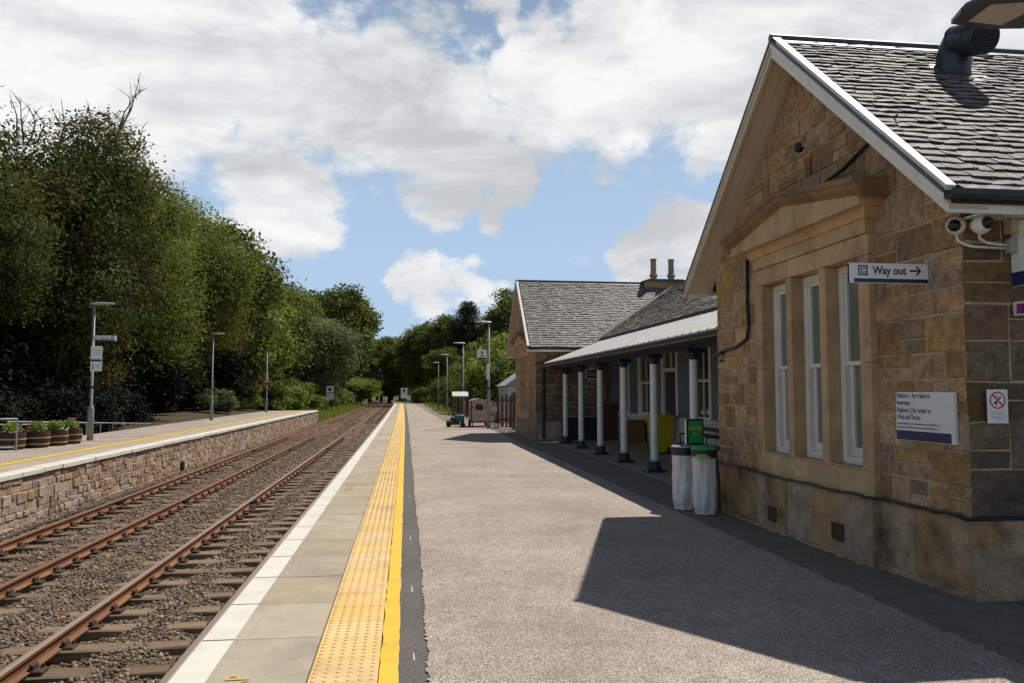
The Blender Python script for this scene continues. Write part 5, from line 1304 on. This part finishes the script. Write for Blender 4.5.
# fences between the wing and the verge
def slat_fence(a, b, z0, h, step, sw, m, label, nm='fence', posts=2.0):
    s = empty(nm, a, label, 'fence'); a = Vector(a); b = Vector(b); d = (b-a); L_ = d.length; d.normalize(); n = Vector((-d.y,d.x,0))
    q = MB(); u = .06
    k = 0
    while u < L_-.03:
        p = a+d*u; q.prism([p-d*sw/2+Z_*z0, p+d*sw/2+Z_*z0, p+d*sw/2+Z_*(z0+h-.06*(k%2)), p-d*sw/2+Z_*(z0+h-.06*(k%2))], n*.022); u += step; k += 1
    for z in (.3,h-.3): q.prism([a+n*.023+Z_*(z0+z), b+n*.023+Z_*(z0+z), b+n*.023+Z_*(z0+z+.07), a+n*.023+Z_*(z0+z+.07)], n*.03)
    q.build('slats', m, s)
    u = 0
    while u <= L_+.01:
        p = a+d*min(u,L_-.04)+n*.055; q = MB(); q.prism([p-d*.04, p+d*.04, p+d*.04+n*.08, p-d*.04+n*.08], Z_*(z0+h+.05)); q.build('post', m, s); u += posts
slat_fence((3.75,37.8,0),(5.3,36.9,0), .05, 1.15, .14, .075, M['galv'], 'grey palisade fence behind the tall right lamp post')
slat_fence((4.42,33.6,0),(4.42,32.2,0), .05, 1.5, .32, .09, M['wood_dark'], 'dark timber fence standing against the far gable wall')
slat_fence((4.0,35.3,0),(5.6,34.2,0), .05, 1.45, .2, .1, M['wood_dark'], 'dark timber gate beyond the corner of the far gable', 'gate', 1.8)
s = empty('greenhouse', (6.3,44,0), 'pale translucent shed with a sloping roof beyond the far gable', 'shed')
q = MB(); q.box((5.3,42,0),(7.6,46,1.9)); q.build('wall', M['shed_glass'], s)
q = MB(); q.prism([(5.15,41.9,1.93),(6.45,41.9,2.85),(7.75,41.9,1.93)], V3(0,4.2,0)); q.build('roof', M['galv'], s)
for i in range(5):
    q = MB(); q.box((5.28,41.97,0),(5.33,42.0,1.9)) if i == 0 else q.box((5.28+.55*i,41.97,0),(5.32+.55*i,41.998,1.9)); q.build('glazing_bar', M['galv'], s)
s = empty('flower_pot', (3.95,35.3,0), 'pale round pot with a dry brown plant at the foot of the lamp post', 'pot')
q = MB(); q.lathe([(.1,0),(.15,.2),(.16,.22),(.13,.22),(.12,.16)], (3.95,35.3,0), 14); q.build('pot', M['cam_white'], s)
q = MB(); rnd = random.Random(4)
for i in range(70):
    a = rnd.uniform(0,6.28); r = rnd.uniform(.05,.25); h = rnd.uniform(.2,.6)
    q.prism([(3.95,35.3,.16),(3.96,35.31,.16),(3.95+r*math.cos(a),35.3+r*math.sin(a),.2+h)], V3(.004,.004,0))
q.build('dry_plant', M['dry'], s)

# ------------------------------------------------------------------ opposite platform furniture
BL = ['half barrel planter with plain green leaves behind the grey railing end', 'half barrel planter with pink flowers on its left side', 'half barrel planter third from the left, green leaves with a few white flowers', 'half barrel planter nearest the lamp post, with pink flowers on top']
for i, (x, y) in enumerate(((-11.0,24.3),(-10.66,25.05),(-10.5,25.9),(-10.42,26.75))):
    s = empty('barrel_planter', (x,y,0), BL[i], 'planter', 'half barrel planters on the opposite platform')
    c = V3(x,y,0); rr = [.31,.345,.36,.365,.36]; zz = [0,.12,.25,.37,.46]
    prof = list(zip(rr,zz)) + [(.325,.46),(.32,.40)]
    q = MB(); q.lathe(prof, c, 28); q.build('tub', M['barrel'], s)
    for z, r in ((.1,.345),(.28,.368)):
        q = MB(); q.lathe([(r-.02,z-.02),(r,z-.02),(r+.004,z+.02),(r-.02,z+.02)], c, 28); q.build('hoop', M['hoop'], s)
    rng = np.random.default_rng(90+i); n = 900
    p = rng.normal(size=(n,3)); p /= np.linalg.norm(p,axis=1)[:,None]; p *= (rng.random((n,1))**.4); p = p*np.array([.26,.26,.21])+np.array([0,0,.55])
    sz = rng.uniform(.02,.045,n); a = rng.normal(size=(n,3)); a /= np.linalg.norm(a,axis=1)[:,None]; b_ = np.cross(a, rng.normal(size=(n,3))); b_ /= np.linalg.norm(b_,axis=1)[:,None]
    V = np.stack([p-a*sz[:,None], p+b_*sz[:,None]*.6, p+a*sz[:,None], p-b_*sz[:,None]*.6],1).reshape(-1,3)
    F = np.arange(n*4).reshape(n,4); t = np.stack([np.clip(rng.normal(.5,.2,n),0,1), np.zeros(n), rng.random(n)],1)
    o = bpy.data.objects.new('leaves', np_mesh('leaves', V, F, t, M['leaf_bright'])); col.objects.link(o); o.parent = s
    q = MB(); rnd = random.Random(i)
    k = 0
    for j in range(15):
        a_ = rnd.uniform(0,6.28); r = rnd.uniform(.25,.36); z = rnd.uniform(.44,.53)
        if i == 1 and j < 8: a_ = rnd.uniform(2.6,3.8); z = rnd.uniform(.55,.75); r = rnd.uniform(.15,.28)
        if i == 3 and j < 7: z = rnd.uniform(.72,.8); r = rnd.uniform(0,.14)
        q.lathe([(.008,-.02),(.035,.0),(.03,.012),(.01,.016)], (x+r*math.cos(a_), y+r*math.sin(a_), z), 6)
    q.build('flowers', M['petal_pink'] if i in (1,3,0) else M['petal_white'], s)
def railing(P, top, mid, posts, label, r=.024):
    s = empty('railing', P[0], label, 'railing')
    q = MB(); q.tube([Vector(p)+Z_*t for p, t in zip(P, top)], r, 8); q.build('top_rail', M['galv'], s, smooth=True)
    q = MB(); q.tube([Vector(p)+Z_*t for p, t in zip(P, mid)], r*.8, 8); q.build('lower_rail', M['galv'], s, smooth=True)
    A, B = Vector(P[0]), Vector(P[-1]); ta, tb = top[0], top[-1]
    for k in range(posts):
        f = k/(posts-1); p = A.lerp(B, f); q = MB(); q.tube([p, p+Z_*(ta+(tb-ta)*f)], r, 8); q.build('post', M['galv'], s)
railing([(-11.3,24.7,-.33),(-13.15,44,-1.12)], [1.08,1.08], [.55,.55], 11, 'long grey tubular railing sloping down the ramp behind the barrel planters')
railing([(-12.9,27.0,-.5),(-14.4,44,-1.15)], [1.08,1.08], [.55,.55], 9, 'second grey tubular railing on the far side of the ramp')
railing([(-10.42,23.3,0),(-12.4,23.3,0)], [.87,.87], [.1,.1], 5, 'short grey railing end in front of the leftmost barrel')
mb = MB(); 
mb.add([(-14.2,24,-.45),(-11.6,24,-.02),(-11.6,45,-1.0),(-15.2,45,-1.15)], [(0,1,2,3)])
# mulch mound and beds beside the platform
def mound(name, m, x0, x1, y0, y1, f, nx=14, ny=40):
    q = MB(); vs_ = []; fs = []
    for j in range(ny+1):
        for i in range(nx+1):
            x = x0+(x1-x0)*i/nx; y = y0+(y1-y0)*j/ny; vs_.append((x,y,f(x,y)))
    for j in range(ny):
        for i in range(nx): fs.append((j*(nx+1)+i, j*(nx+1)+i+1, (j+1)*(nx+1)+i+1, (j+1)*(nx+1)+i))
    q.add(vs_, fs); return struct(q.build(name, m, smooth=True, base=(x0,y0,-1)))
rnd = random.Random(9)
def fm(x, y):
    e = max(0, min(1, (-11.8-x)/2.2)); g = max(0, min(1, (y-41)/6))*max(0, min(1, (78-y)/5))
    return -.03 + e*.22*g - (1-g)*e*.6 + (math.sin(x*2.1+y*.7)+math.sin(y*1.9-x))*.025*e
mound('mulch_bed', M['earth'], -18, -11.75, 40.5, 80, fm)
mound('woodland_floor', M['earth'], -60, -11.9, -10, 45, lambda x, y: -1.12-.4*(x<-16)+.05*math.sin(x*1.3)*math.sin(y), 30, 40)
mound('woodland_floor', M['earth'], -60, -16, 40, 220, lambda x, y: -.5+.2*math.sin(x*.5)+.15*math.sin(y*.4)+max(0,-x-22)*.03, 20, 60)
mound('embankment', M['verge'], -17, -7.6+off(100), 72, 185, lambda x, y: -1.15+max(0,min(1,(-8.2-x)/7))*1.5*max(0,min(1,(y-72)/6))+.06*math.sin(x*3)*math.sin(y*1.3), 16, 60)
# thin pole with a small white box behind the railing
s = empty('pole', (-19.9,45,-1.2), 'thin pole with a small white box in the dark trees behind the railing', 'pole')
q = MB(); q.tube([(-19.9,45,-1.5),(-19.9,45,2.4)], .05, 8); q.build('post', M['galv'], s)
q = MB(); q.box((-20.12,44.9,.9),(-19.96,45,1.3)); q.build('box', M['sign_white'], s)
# bridge over the line
s = empty('road_bridge', (-5,188,-1), 'dark girder road bridge crossing the line under the trees', 'bridge')
q = MB(); q.box((-16,186,4.2),(9,187,6.2)); q.box((-16,187.02,4.6),(9,192,5.1)); q.build('girder', M['bridge'], s)
q = MB(); q.box((-16,185.9,6.22),(9,186.9,6.5)); q.build('parapet', M['bridge'], s)
q = MB(); q.box((-12.2,186.2,-1.3),(-10.4,192,4.18)); q.build('abutment', M['pale_stone'], s)
q = MB(); q.box((1.2,186.2,-1.3),(2.6,192,4.18)); q.build('abutment', M['bridge'], s)
q = MB(); q.cbox((-4.4,189.5,7.0),(3.6,1.8,1.0),ch=.3)
tag(q.build('van', M['sign_white']), 'white vehicle roof glimpsed crossing the road bridge', 'van')
q = None

# ------------------------------------------------------------------ trees
def crown(seed, r, z0, h, lobes, twigs, leaves, size, spread=.36, brown=0., droop=0., conif=False, m='leaf_mid', floor=.0, lobe_r=(.34,.52), yellow=0):
    """leaf faces in twig clusters on the skins of overlapping lobes; r crown radius, z0..h its height range"""
    rng = np.random.default_rng(seed)
    zc = (z0+h)/2; hz = (h-z0)/2
    C = []; Rr = []
    if conif:
        for k in range(lobes):
            f = (k+.5)/lobes; z = z0+(h-z0)*f; rr = r*(1-f)**.75*rng.uniform(.7,1.1)+.4; a = k*2.4
            C.append((math.cos(a)*rr*.5, math.sin(a)*rr*.5, z)); Rr.append((rr*.75, rr*.75, .8+.5*(1-f)))
    else:
        for k in range(lobes):
            while True:
                p = rng.uniform(-1,1,3)
                l = np.linalg.norm(p)
                if .25 < l < 1: break
            p = p/l*(l**.5)*.72
            w = 1.0 if p[2] > -.3 else 1.0
            C.append((p[0]*r*w, p[1]*r*w, zc+p[2]*hz)); q = rng.uniform(*lobe_r)*r; Rr.append((q, q, q*min(1.25, hz/r*.8)))
    C = np.array(C); Rr = np.array(Rr)
    per = np.maximum(20, (twigs*(Rr[:,0]**2)/np.sum(Rr[:,0]**2))).astype(int)
    T = []; TI = []
    for k in range(len(C)):
        n = per[k]; p = rng.normal(size=(n,3)); p /= np.linalg.norm(p,axis=1)[:,None]
        p *= (rng.uniform(.25,1,(n,1))**.33)*(1+rng.normal(0,.07,(n,1)))
        T.append(C[k]+p*Rr[k]); TI.append(np.full(n,k))
    T = np.concatenate(T); TI = np.concatenate(TI)
    T = T[T[:,2] > floor]; n = len(T); TI = TI[:n]
    lob = rng.normal(0,.09,lobes)
    tb = np.clip(.42+lob[TI]+rng.normal(0,.2,n),0,1); lb = (rng.random(lobes) < brown)*rng.uniform(.25,.7,lobes); br = np.clip(lb[TI]*(rng.random(n) < .65)*rng.uniform(.5,1.3,n) + brown*.12*rng.random(n),0,1)
    L_ = leaves; N_ = n*L_
    P = np.repeat(T,L_,0) + rng.normal(0,spread,(N_,3))*np.array([1,1,.5])
    P[:,2] -= droop*np.abs(rng.normal(0,1,N_))
    cn = T-C[TI]; cn = cn/np.linalg.norm(cn,axis=1)[:,None] + rng.normal(0,.45,(n,3)) + np.array([0,0,.45]); nm = rng.normal(0,.42,(N_,3)) + np.repeat(cn/np.linalg.norm(cn,axis=1)[:,None],L_,0); nm /= np.linalg.norm(nm,axis=1)[:,None]
    a = np.cross(nm, rng.normal(size=(N_,3))); a /= np.linalg.norm(a,axis=1)[:,None]; b = np.cross(nm,a)
    s = size*rng.uniform(.6,1.35,(N_,1))
    if conif: V = np.stack([P-a*s*1.5, P+b*s*.28, P+a*s*1.5, P-b*s*.28],1)
    else: V = np.stack([P-a*s, P+b*s*.52+nm*s*.12, P+a*s, P-b*s*.52+nm*s*.12],1)
    V = V.reshape(-1,3); V[:,2] = np.maximum(V[:,2], floor-.02)
    F = np.arange(N_*4).reshape(N_,4)
    t = np.stack([np.clip(np.repeat(tb,L_)+rng.normal(0,.07,N_),0,1), np.repeat(br,L_), rng.random(N_)],1)
    return np_mesh('crown', V, F, t, M[m]), C
def trunk_mesh(seed, h, r, C, bare=0, top=None):
    rnd = random.Random(seed); q = MB()
    pts = [V3(0,0,-.4)]; rs = [r*1.35]; n = 7; x = y = 0
    for k in range(1,n+1):
        f = k/n; x += rnd.uniform(-.12,.12); y += rnd.uniform(-.12,.12); pts.append(V3(x,y,h*f)); rs.append(r*(1-.75*f))
    q.tube(pts, rs, 9)
    for c in C:
        c = Vector(c)
        base = pts[max(1,min(n-1,int((c.z*.55)/h*n)))]
        mid = base.lerp(c,.5)+V3(rnd.uniform(-.4,.4),rnd.uniform(-.4,.4),.3)
        q.tube([base, mid, c], [r*.4, r*.22, .03], 6)
        for j in range(3):
            d = V3(rnd.gauss(0,1),rnd.gauss(0,1),rnd.gauss(.4,.6)).normalized()
            q.tube([mid.lerp(c,.6), c+d*1.1], [.05,.012], 4)
    for j in range(bare):
        a = rnd.uniform(-2.6,.6); p = V3(math.cos(a)*2.2, math.sin(a)*2.2, top-1.6)
        e = p+V3(math.cos(a)*rnd.uniform(.2,1.2), math.sin(a)*rnd.uniform(.2,1.2), rnd.uniform(1.6,2.9))
        m_ = p.lerp(e,.5)+V3(rnd.uniform(-.3,.3),rnd.uniform(-.3,.3),0)
        q.tube([p,m_,e],[.05,.03,.01],5)
        for k in range(6):
            f = rnd.uniform(.3,.95); b_ = p.lerp(e,f); d = V3(rnd.gauss(0,1),rnd.gauss(0,1),rnd.uniform(.2,1)).normalized()*rnd.uniform(.4,1.0)
            q.tube([b_, b_+d*.6+V3(0,0,.05), b_+d],[.018,.012,.006],4)
    o = q.build('trunk', M['bark'], None, smooth=True, base=(0,0,0)); me = o.data; bpy.data.objects.remove(o); return me
VAR = {}
def variant(k, **kw):
    bare = kw.pop('bare', 0); tr = kw.pop('trunk_r', .3)
    me, C = crown(**kw); VAR[k] = (me, trunk_mesh(kw['seed'], kw['h']*.8, tr, C[:9], bare, kw['h']))
variant('chestnut', seed=101, r=5.2, z0=1.2, h=14.5, lobes=30, twigs=2700, leaves=44, size=.09, spread=.40, brown=.3, m='leaf_chestnut', floor=.6, bare=8, trunk_r=.45, lobe_r=(.26,.46))
variant('sycamore', seed=102, r=4.8, z0=.6, h=14.5, lobes=30, twigs=2700, leaves=42, size=.092, spread=.42, brown=.12, m='leaf_mid', floor=.2, bare=2, trunk_r=.4, lobe_r=(.26,.46))
variant('lime', seed=103, r=4.6, z0=.4, h=14, lobes=24, twigs=1500, leaves=26, size=.18, spread=.5, brown=.05, m='leaf_mid', floor=.1, lobe_r=(.28,.48))
variant('ash', seed=104, r=4.6, z0=.3, h=14, lobes=24, twigs=1500, leaves=26, size=.18, spread=.5, brown=.03, m='leaf_light', floor=.1, lobe_r=(.28,.48))
variant('willow', seed=105, r=5.0, z0=.2, h=12.5, lobes=18, twigs=2600, leaves=18, size=.16, spread=.4, m='leaf_willow', floor=.1, droop=.45)
variant('oak', seed=106, r=5.4, z0=2.5, h=15, lobes=26, twigs=2400, leaves=15, size=.22, spread=.45, brown=.05, m='leaf_mid', floor=1.2, lobe_r=(.27,.46))
variant('open', seed=107, r=4.6, z0=4, h=15, lobes=30, twigs=900, leaves=13, size=.2, spread=.4, m='leaf_mid', floor=3, lobe_r=(.16,.28))
variant('pine', seed=108, r=5.2, z0=3.5, h=16, lobes=34, twigs=2600, leaves=18, size=.20, spread=.42, m='leaf_pine', floor=2.5, conif=True)
variant('bush', seed=109, r=1.9, z0=.1, h=3.4, lobes=12, twigs=700, leaves=16, size=.1, spread=.2, m='leaf_mid', floor=.0, trunk_r=.07)
variant('bright', seed=110, r=1.9, z0=.1, h=3.6, lobes=14, twigs=560, leaves=15, size=.12, spread=.24, m='leaf_bright', floor=.0, trunk_r=.06)
variant('round', seed=111, r=.95, z0=.0, h=1.9, lobes=14, twigs=520, leaves=16, size=.065, spread=.11, m='leaf_willow', floor=.0, lobe_r=(.42,.55), trunk_r=.04)
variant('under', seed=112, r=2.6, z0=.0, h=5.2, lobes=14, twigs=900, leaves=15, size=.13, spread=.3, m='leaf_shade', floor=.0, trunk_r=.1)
HGT = {'chestnut':14.5,'sycamore':14.5,'lime':14,'ash':14,'willow':12.5,'oak':15,'open':15,'pine':16,'bush':3.4,'bright':3.6,'round':1.9,'under':5.2}
rt_ = random.Random(77)
def tree(kind, x, y, h, label, cat='tree', group=None, z=-.6, wide=1.0, rz=None, nm=None):
    s = empty(nm or ('pine_tree' if kind == 'pine' else 'shrub' if cat == 'shrub' else 'tree'), (x,y,z), label, cat, group, rt_.uniform(0,6.28) if rz is None else rz)
    k = h/HGT[kind]
    s.scale = (k*wide, k*wide, k)
    for n_, me in zip(('crown','trunk'), VAR[kind]):
        o = bpy.data.objects.new(n_, me); col.objects.link(o); o.parent = s
    return s
G1 = 'tall trees lining the opposite platform'
tree('chestnut', -19.5, 33, 14.6, 'leftmost tall tree with brownish leaves and bare twigs above its top', group=G1, rz=.4)
tree('chestnut', -17.6, 42.5, 17.2, 'tall reddish brown tinged tree with bare branches on its crown', group=G1, rz=2.2)
tree('sycamore', -18.2, 52, 17.4, 'broad dark green tree rising just right of the bare topped brownish tree', group=G1)
tree('sycamore', -17.2, 62, 17.6, 'dense green tree behind the second lamp post of the opposite platform', group=G1)
tree('lime', -17, 74, 18.6, 'green tree with yellowish sunlit top behind the red sign post', group=G1)
tree('ash', -17.2, 86, 17.4, 'light green tree stepping down towards the line', group=G1)
tree('lime', -16, 97, 16.4, 'mid green tree left of the pale drooping tree', group=G1)
tree('ash', -17.5, 110, 17.6, 'light green tree top seen above the pale drooping tree', group=G1)
tree('willow', -11.2, 103, 12.6, 'pale grey green drooping tree beside the line', group=G1, wide=1.15, z=-.2)
tree('oak', -10.6, 138, 20.6, 'tall dark tree with a rounded crown beyond the pale drooping tree', group=G1, wide=.88)
tree('oak', -17, 148, 21.0, 'dark crown half hidden behind the tall rounded tree', group=G1)
# shaded rows behind
for i in range(20):
    tree('sycamore' if i % 2 else 'lime', -25.5-3.5*rt_.random()-(i%2)*3, 24+i*6.2, 13.2+rt_.uniform(0,1.6), 'dark tree in the shaded rows behind the trees by the railing', group='trees in the shaded rows behind', z=-.8)
for i in range(13):
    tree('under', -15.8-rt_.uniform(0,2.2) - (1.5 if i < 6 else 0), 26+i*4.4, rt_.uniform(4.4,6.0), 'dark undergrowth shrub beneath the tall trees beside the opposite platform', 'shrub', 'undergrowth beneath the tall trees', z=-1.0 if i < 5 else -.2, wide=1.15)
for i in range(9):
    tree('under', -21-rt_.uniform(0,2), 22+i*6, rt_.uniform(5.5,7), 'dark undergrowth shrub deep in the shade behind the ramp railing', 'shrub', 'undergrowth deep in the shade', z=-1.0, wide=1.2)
tree('round', -13.2, 58.6, 1.75, 'larger rounded grey green shrub by the second lamp post', 'shrub', z=.2, wide=1.25, nm='round_shrub')
tree('round', -12.35, 58.4, 1.2, 'smaller rounded shrub just right of the larger rounded shrub', 'shrub', z=.15, nm='round_shrub')
tree('bush', -12.9, 67.5, 2.4, 'leafy green bush behind the post with the red sign', 'shrub', z=.1)
LB = ['leafy bush right of the red sign post', 'bright leafy bush at the end of the opposite platform', 'low bright bush beyond the platform ramp', 'bright bush in front of the red disc board', 'sunlit bush beside the line below the pale drooping tree', 'sunlit bush under the left end of the bridge', 'far sunlit bush beneath the bridge', 'bright far bush on the bank right of the bridge pier']
for i, (k, x, y, h) in enumerate((('bush',-12.6,73,3.2),('bright',-11.3,79,2.7),('bright',-10.2,86,1.9),('bright',-9.6,91,1.5),('bush',-10.9,112,3.4),('bright',-8.9,150,4.2),('bright',-9.4,170,5.2),('bright',-9.2,205,6.5))):
    tree(k, x, y, h, LB[i], 'shrub', z=-.4, wide=1.3)
for i in range(10):
    tree('bright', -9.3-rt_.uniform(0,1.2)+off(120+i*8), 118+i*9, rt_.uniform(1.8,3.2), 'small sunlit bush on the left bank of the line', 'shrub', 'bushes on the left bank', z=-.5, wide=1.4)
for i in range(6):
    tree('bush', -11.5-rt_.uniform(0,3), 76+i*7, rt_.uniform(2.5,4.2), 'mid green bush on the left bank below the tall trees', 'shrub', 'bushes below the tall trees', z=-.2, wide=1.3)
# right hand side, beyond the near platform
G2 = 'trees beyond the near platform'
tree('oak', 3.2, 150, 15.5, 'dark tree right of the gap where the line disappears', group=G2, wide=1.05)
tree('lime', 7.5, 146, 17.2, 'round topped green tree left of the dark pine', group=G2)
tree('pine', 10.5, 138, 17.4, 'dark pine with layered branches above the far lamp posts', group=G2, wide=1.0)
tree('open', 17.6, 136, 20.5, 'thin crowned tree with sky showing through beside the far gable', group=G2)
tree('ash', 14.0, 128, 12.5, 'lighter green tree below the thin crowned tree', group=G2)
tree('lime', 21.5, 126, 16.5, 'tree partly hidden by the far gable', group=G2)
tree('oak', -.5, 165, 12.5, 'low dark tree hanging over the right end of the bridge', group=G2, wide=1.2)
tree('oak', 6, 128, 9.5, 'low dark tree straight behind the red disc board', group=G2, wide=1.1)
tree('lime', 10, 116, 8.5, 'low green tree behind the far lamp posts', group=G2, wide=1.1)
for i in range(8):
    tree('oak' if i % 2 else 'lime', 14+i*6, 165+(i%3)*8, 15+rt_.uniform(-1,1.5), 'distant tree in the wood behind the far gable', group='distant wood on the right', wide=1.1)
for i in range(8):
    tree('lime', -14+i*4.5, 262+(i%3)*9, 17+rt_.uniform(-2,2), 'distant tree closing the view along the line', group='distant trees along the line', wide=1.15)
LR = ['bright green bush between the trailer and the far gable', 'large bright leafy bush behind the beige trailer', 'sunlit bush behind the pale shed', 'young silvery tree among the far lamp posts', 'leafy sapling behind the notice stand', 'bright tall bush left of the pale shed', 'low bush near the far end of the near platform']
for i, (k, x, y, h, w) in enumerate((('bright',5.9,57,4.2,.8),('bright',6.3,66,4.8,.9),('bright',9.5,62,6.6,1.0),('willow',5.4,84,5.2,.6),('bush',4.6,58,2.8,.9),('bright',7.4,54,4.8,.9),('bush',2.2,114,2.6,1.2))):
    tree(k, x, y, h, LR[i], 'shrub' if k != 'willow' else 'tree', z=-.1, wide=w)
for i in range(7):
    tree('bush', 4.9+rt_.uniform(-.3,1.2), 72+i*6.5, rt_.uniform(2.2,4), 'green bush along the right edge beyond the lamp posts', 'shrub', 'bushes along the right edge', z=-.1)

for i in range(14):
    tree('oak' if i % 3 else 'lime', -34+i*2.6+off(215), 196+(i%4)*7, 17.5+rt_.uniform(-2,2), 'distant tree standing behind the road bridge', group='distant trees behind the road bridge', wide=1.1)
for i in range(8):
    tree('lime' if i % 2 else 'ash', -20-(i%3)*3, 118+i*9, 17+rt_.uniform(-1.5,1.5), 'tree on the left bank behind the drooping tree', group='trees on the left bank', wide=1.1)
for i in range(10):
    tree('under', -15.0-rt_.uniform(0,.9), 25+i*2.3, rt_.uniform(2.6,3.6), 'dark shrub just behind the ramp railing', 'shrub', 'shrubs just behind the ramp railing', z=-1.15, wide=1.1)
# grass on the banks and verges: one mass of blades
def grass():
    rng = np.random.default_rng(5); P = []
    def area_(x0,x1,y0,y1,n,z,h):
        p = np.stack([rng.uniform(x0,x1,n), rng.uniform(y0,y1,n), np.full(n,z), np.full(n,h)],1); P.append(p)
    for y in range(72,150,6):
        for b in range(4): area_(-8.5-b*1.1,-7.5-b*1.1,y,y+6,420,-1.1+.23*b*min(1,(y-70)/6),.45)
    area_(2.4,4.6,55,118,2600,0,.16); area_(-7.95,-7.6,73,110,900,-1.12,.35)
    p = np.concatenate(P); n = len(p)
    p[:,0] += np.array([off(q)*.8 for q in p[:,1]])
    a = rng.uniform(0,6.28,n); w = .035; lean = rng.normal(0,.25,(n,2)); h = p[:,3]*rng.uniform(.4,1.4,n)
    dx = np.stack([np.cos(a)*w, np.sin(a)*w, np.zeros(n)],1)
    B = p[:,:3]; T = B + np.stack([lean[:,0]*h, lean[:,1]*h, h],1)
    V = np.stack([B-dx, B+dx, T],1).reshape(-1,3); F = np.arange(n*3).reshape(n,3)
    t = np.stack([np.clip(rng.normal(.55,.2,n),0,1), (rng.random(n)<.15)*.4, rng.random(n)],1)
    o = bpy.data.objects.new('grass', np_mesh('grass', V-np.array([-8,90,-1.1]), F, t, M['leaf_bright'])); col.objects.link(o); o.location = (-8,90,-1.1); tag(o, 'long bright grass on the banks beside the line', 'grass', kind='stuff')
grass()
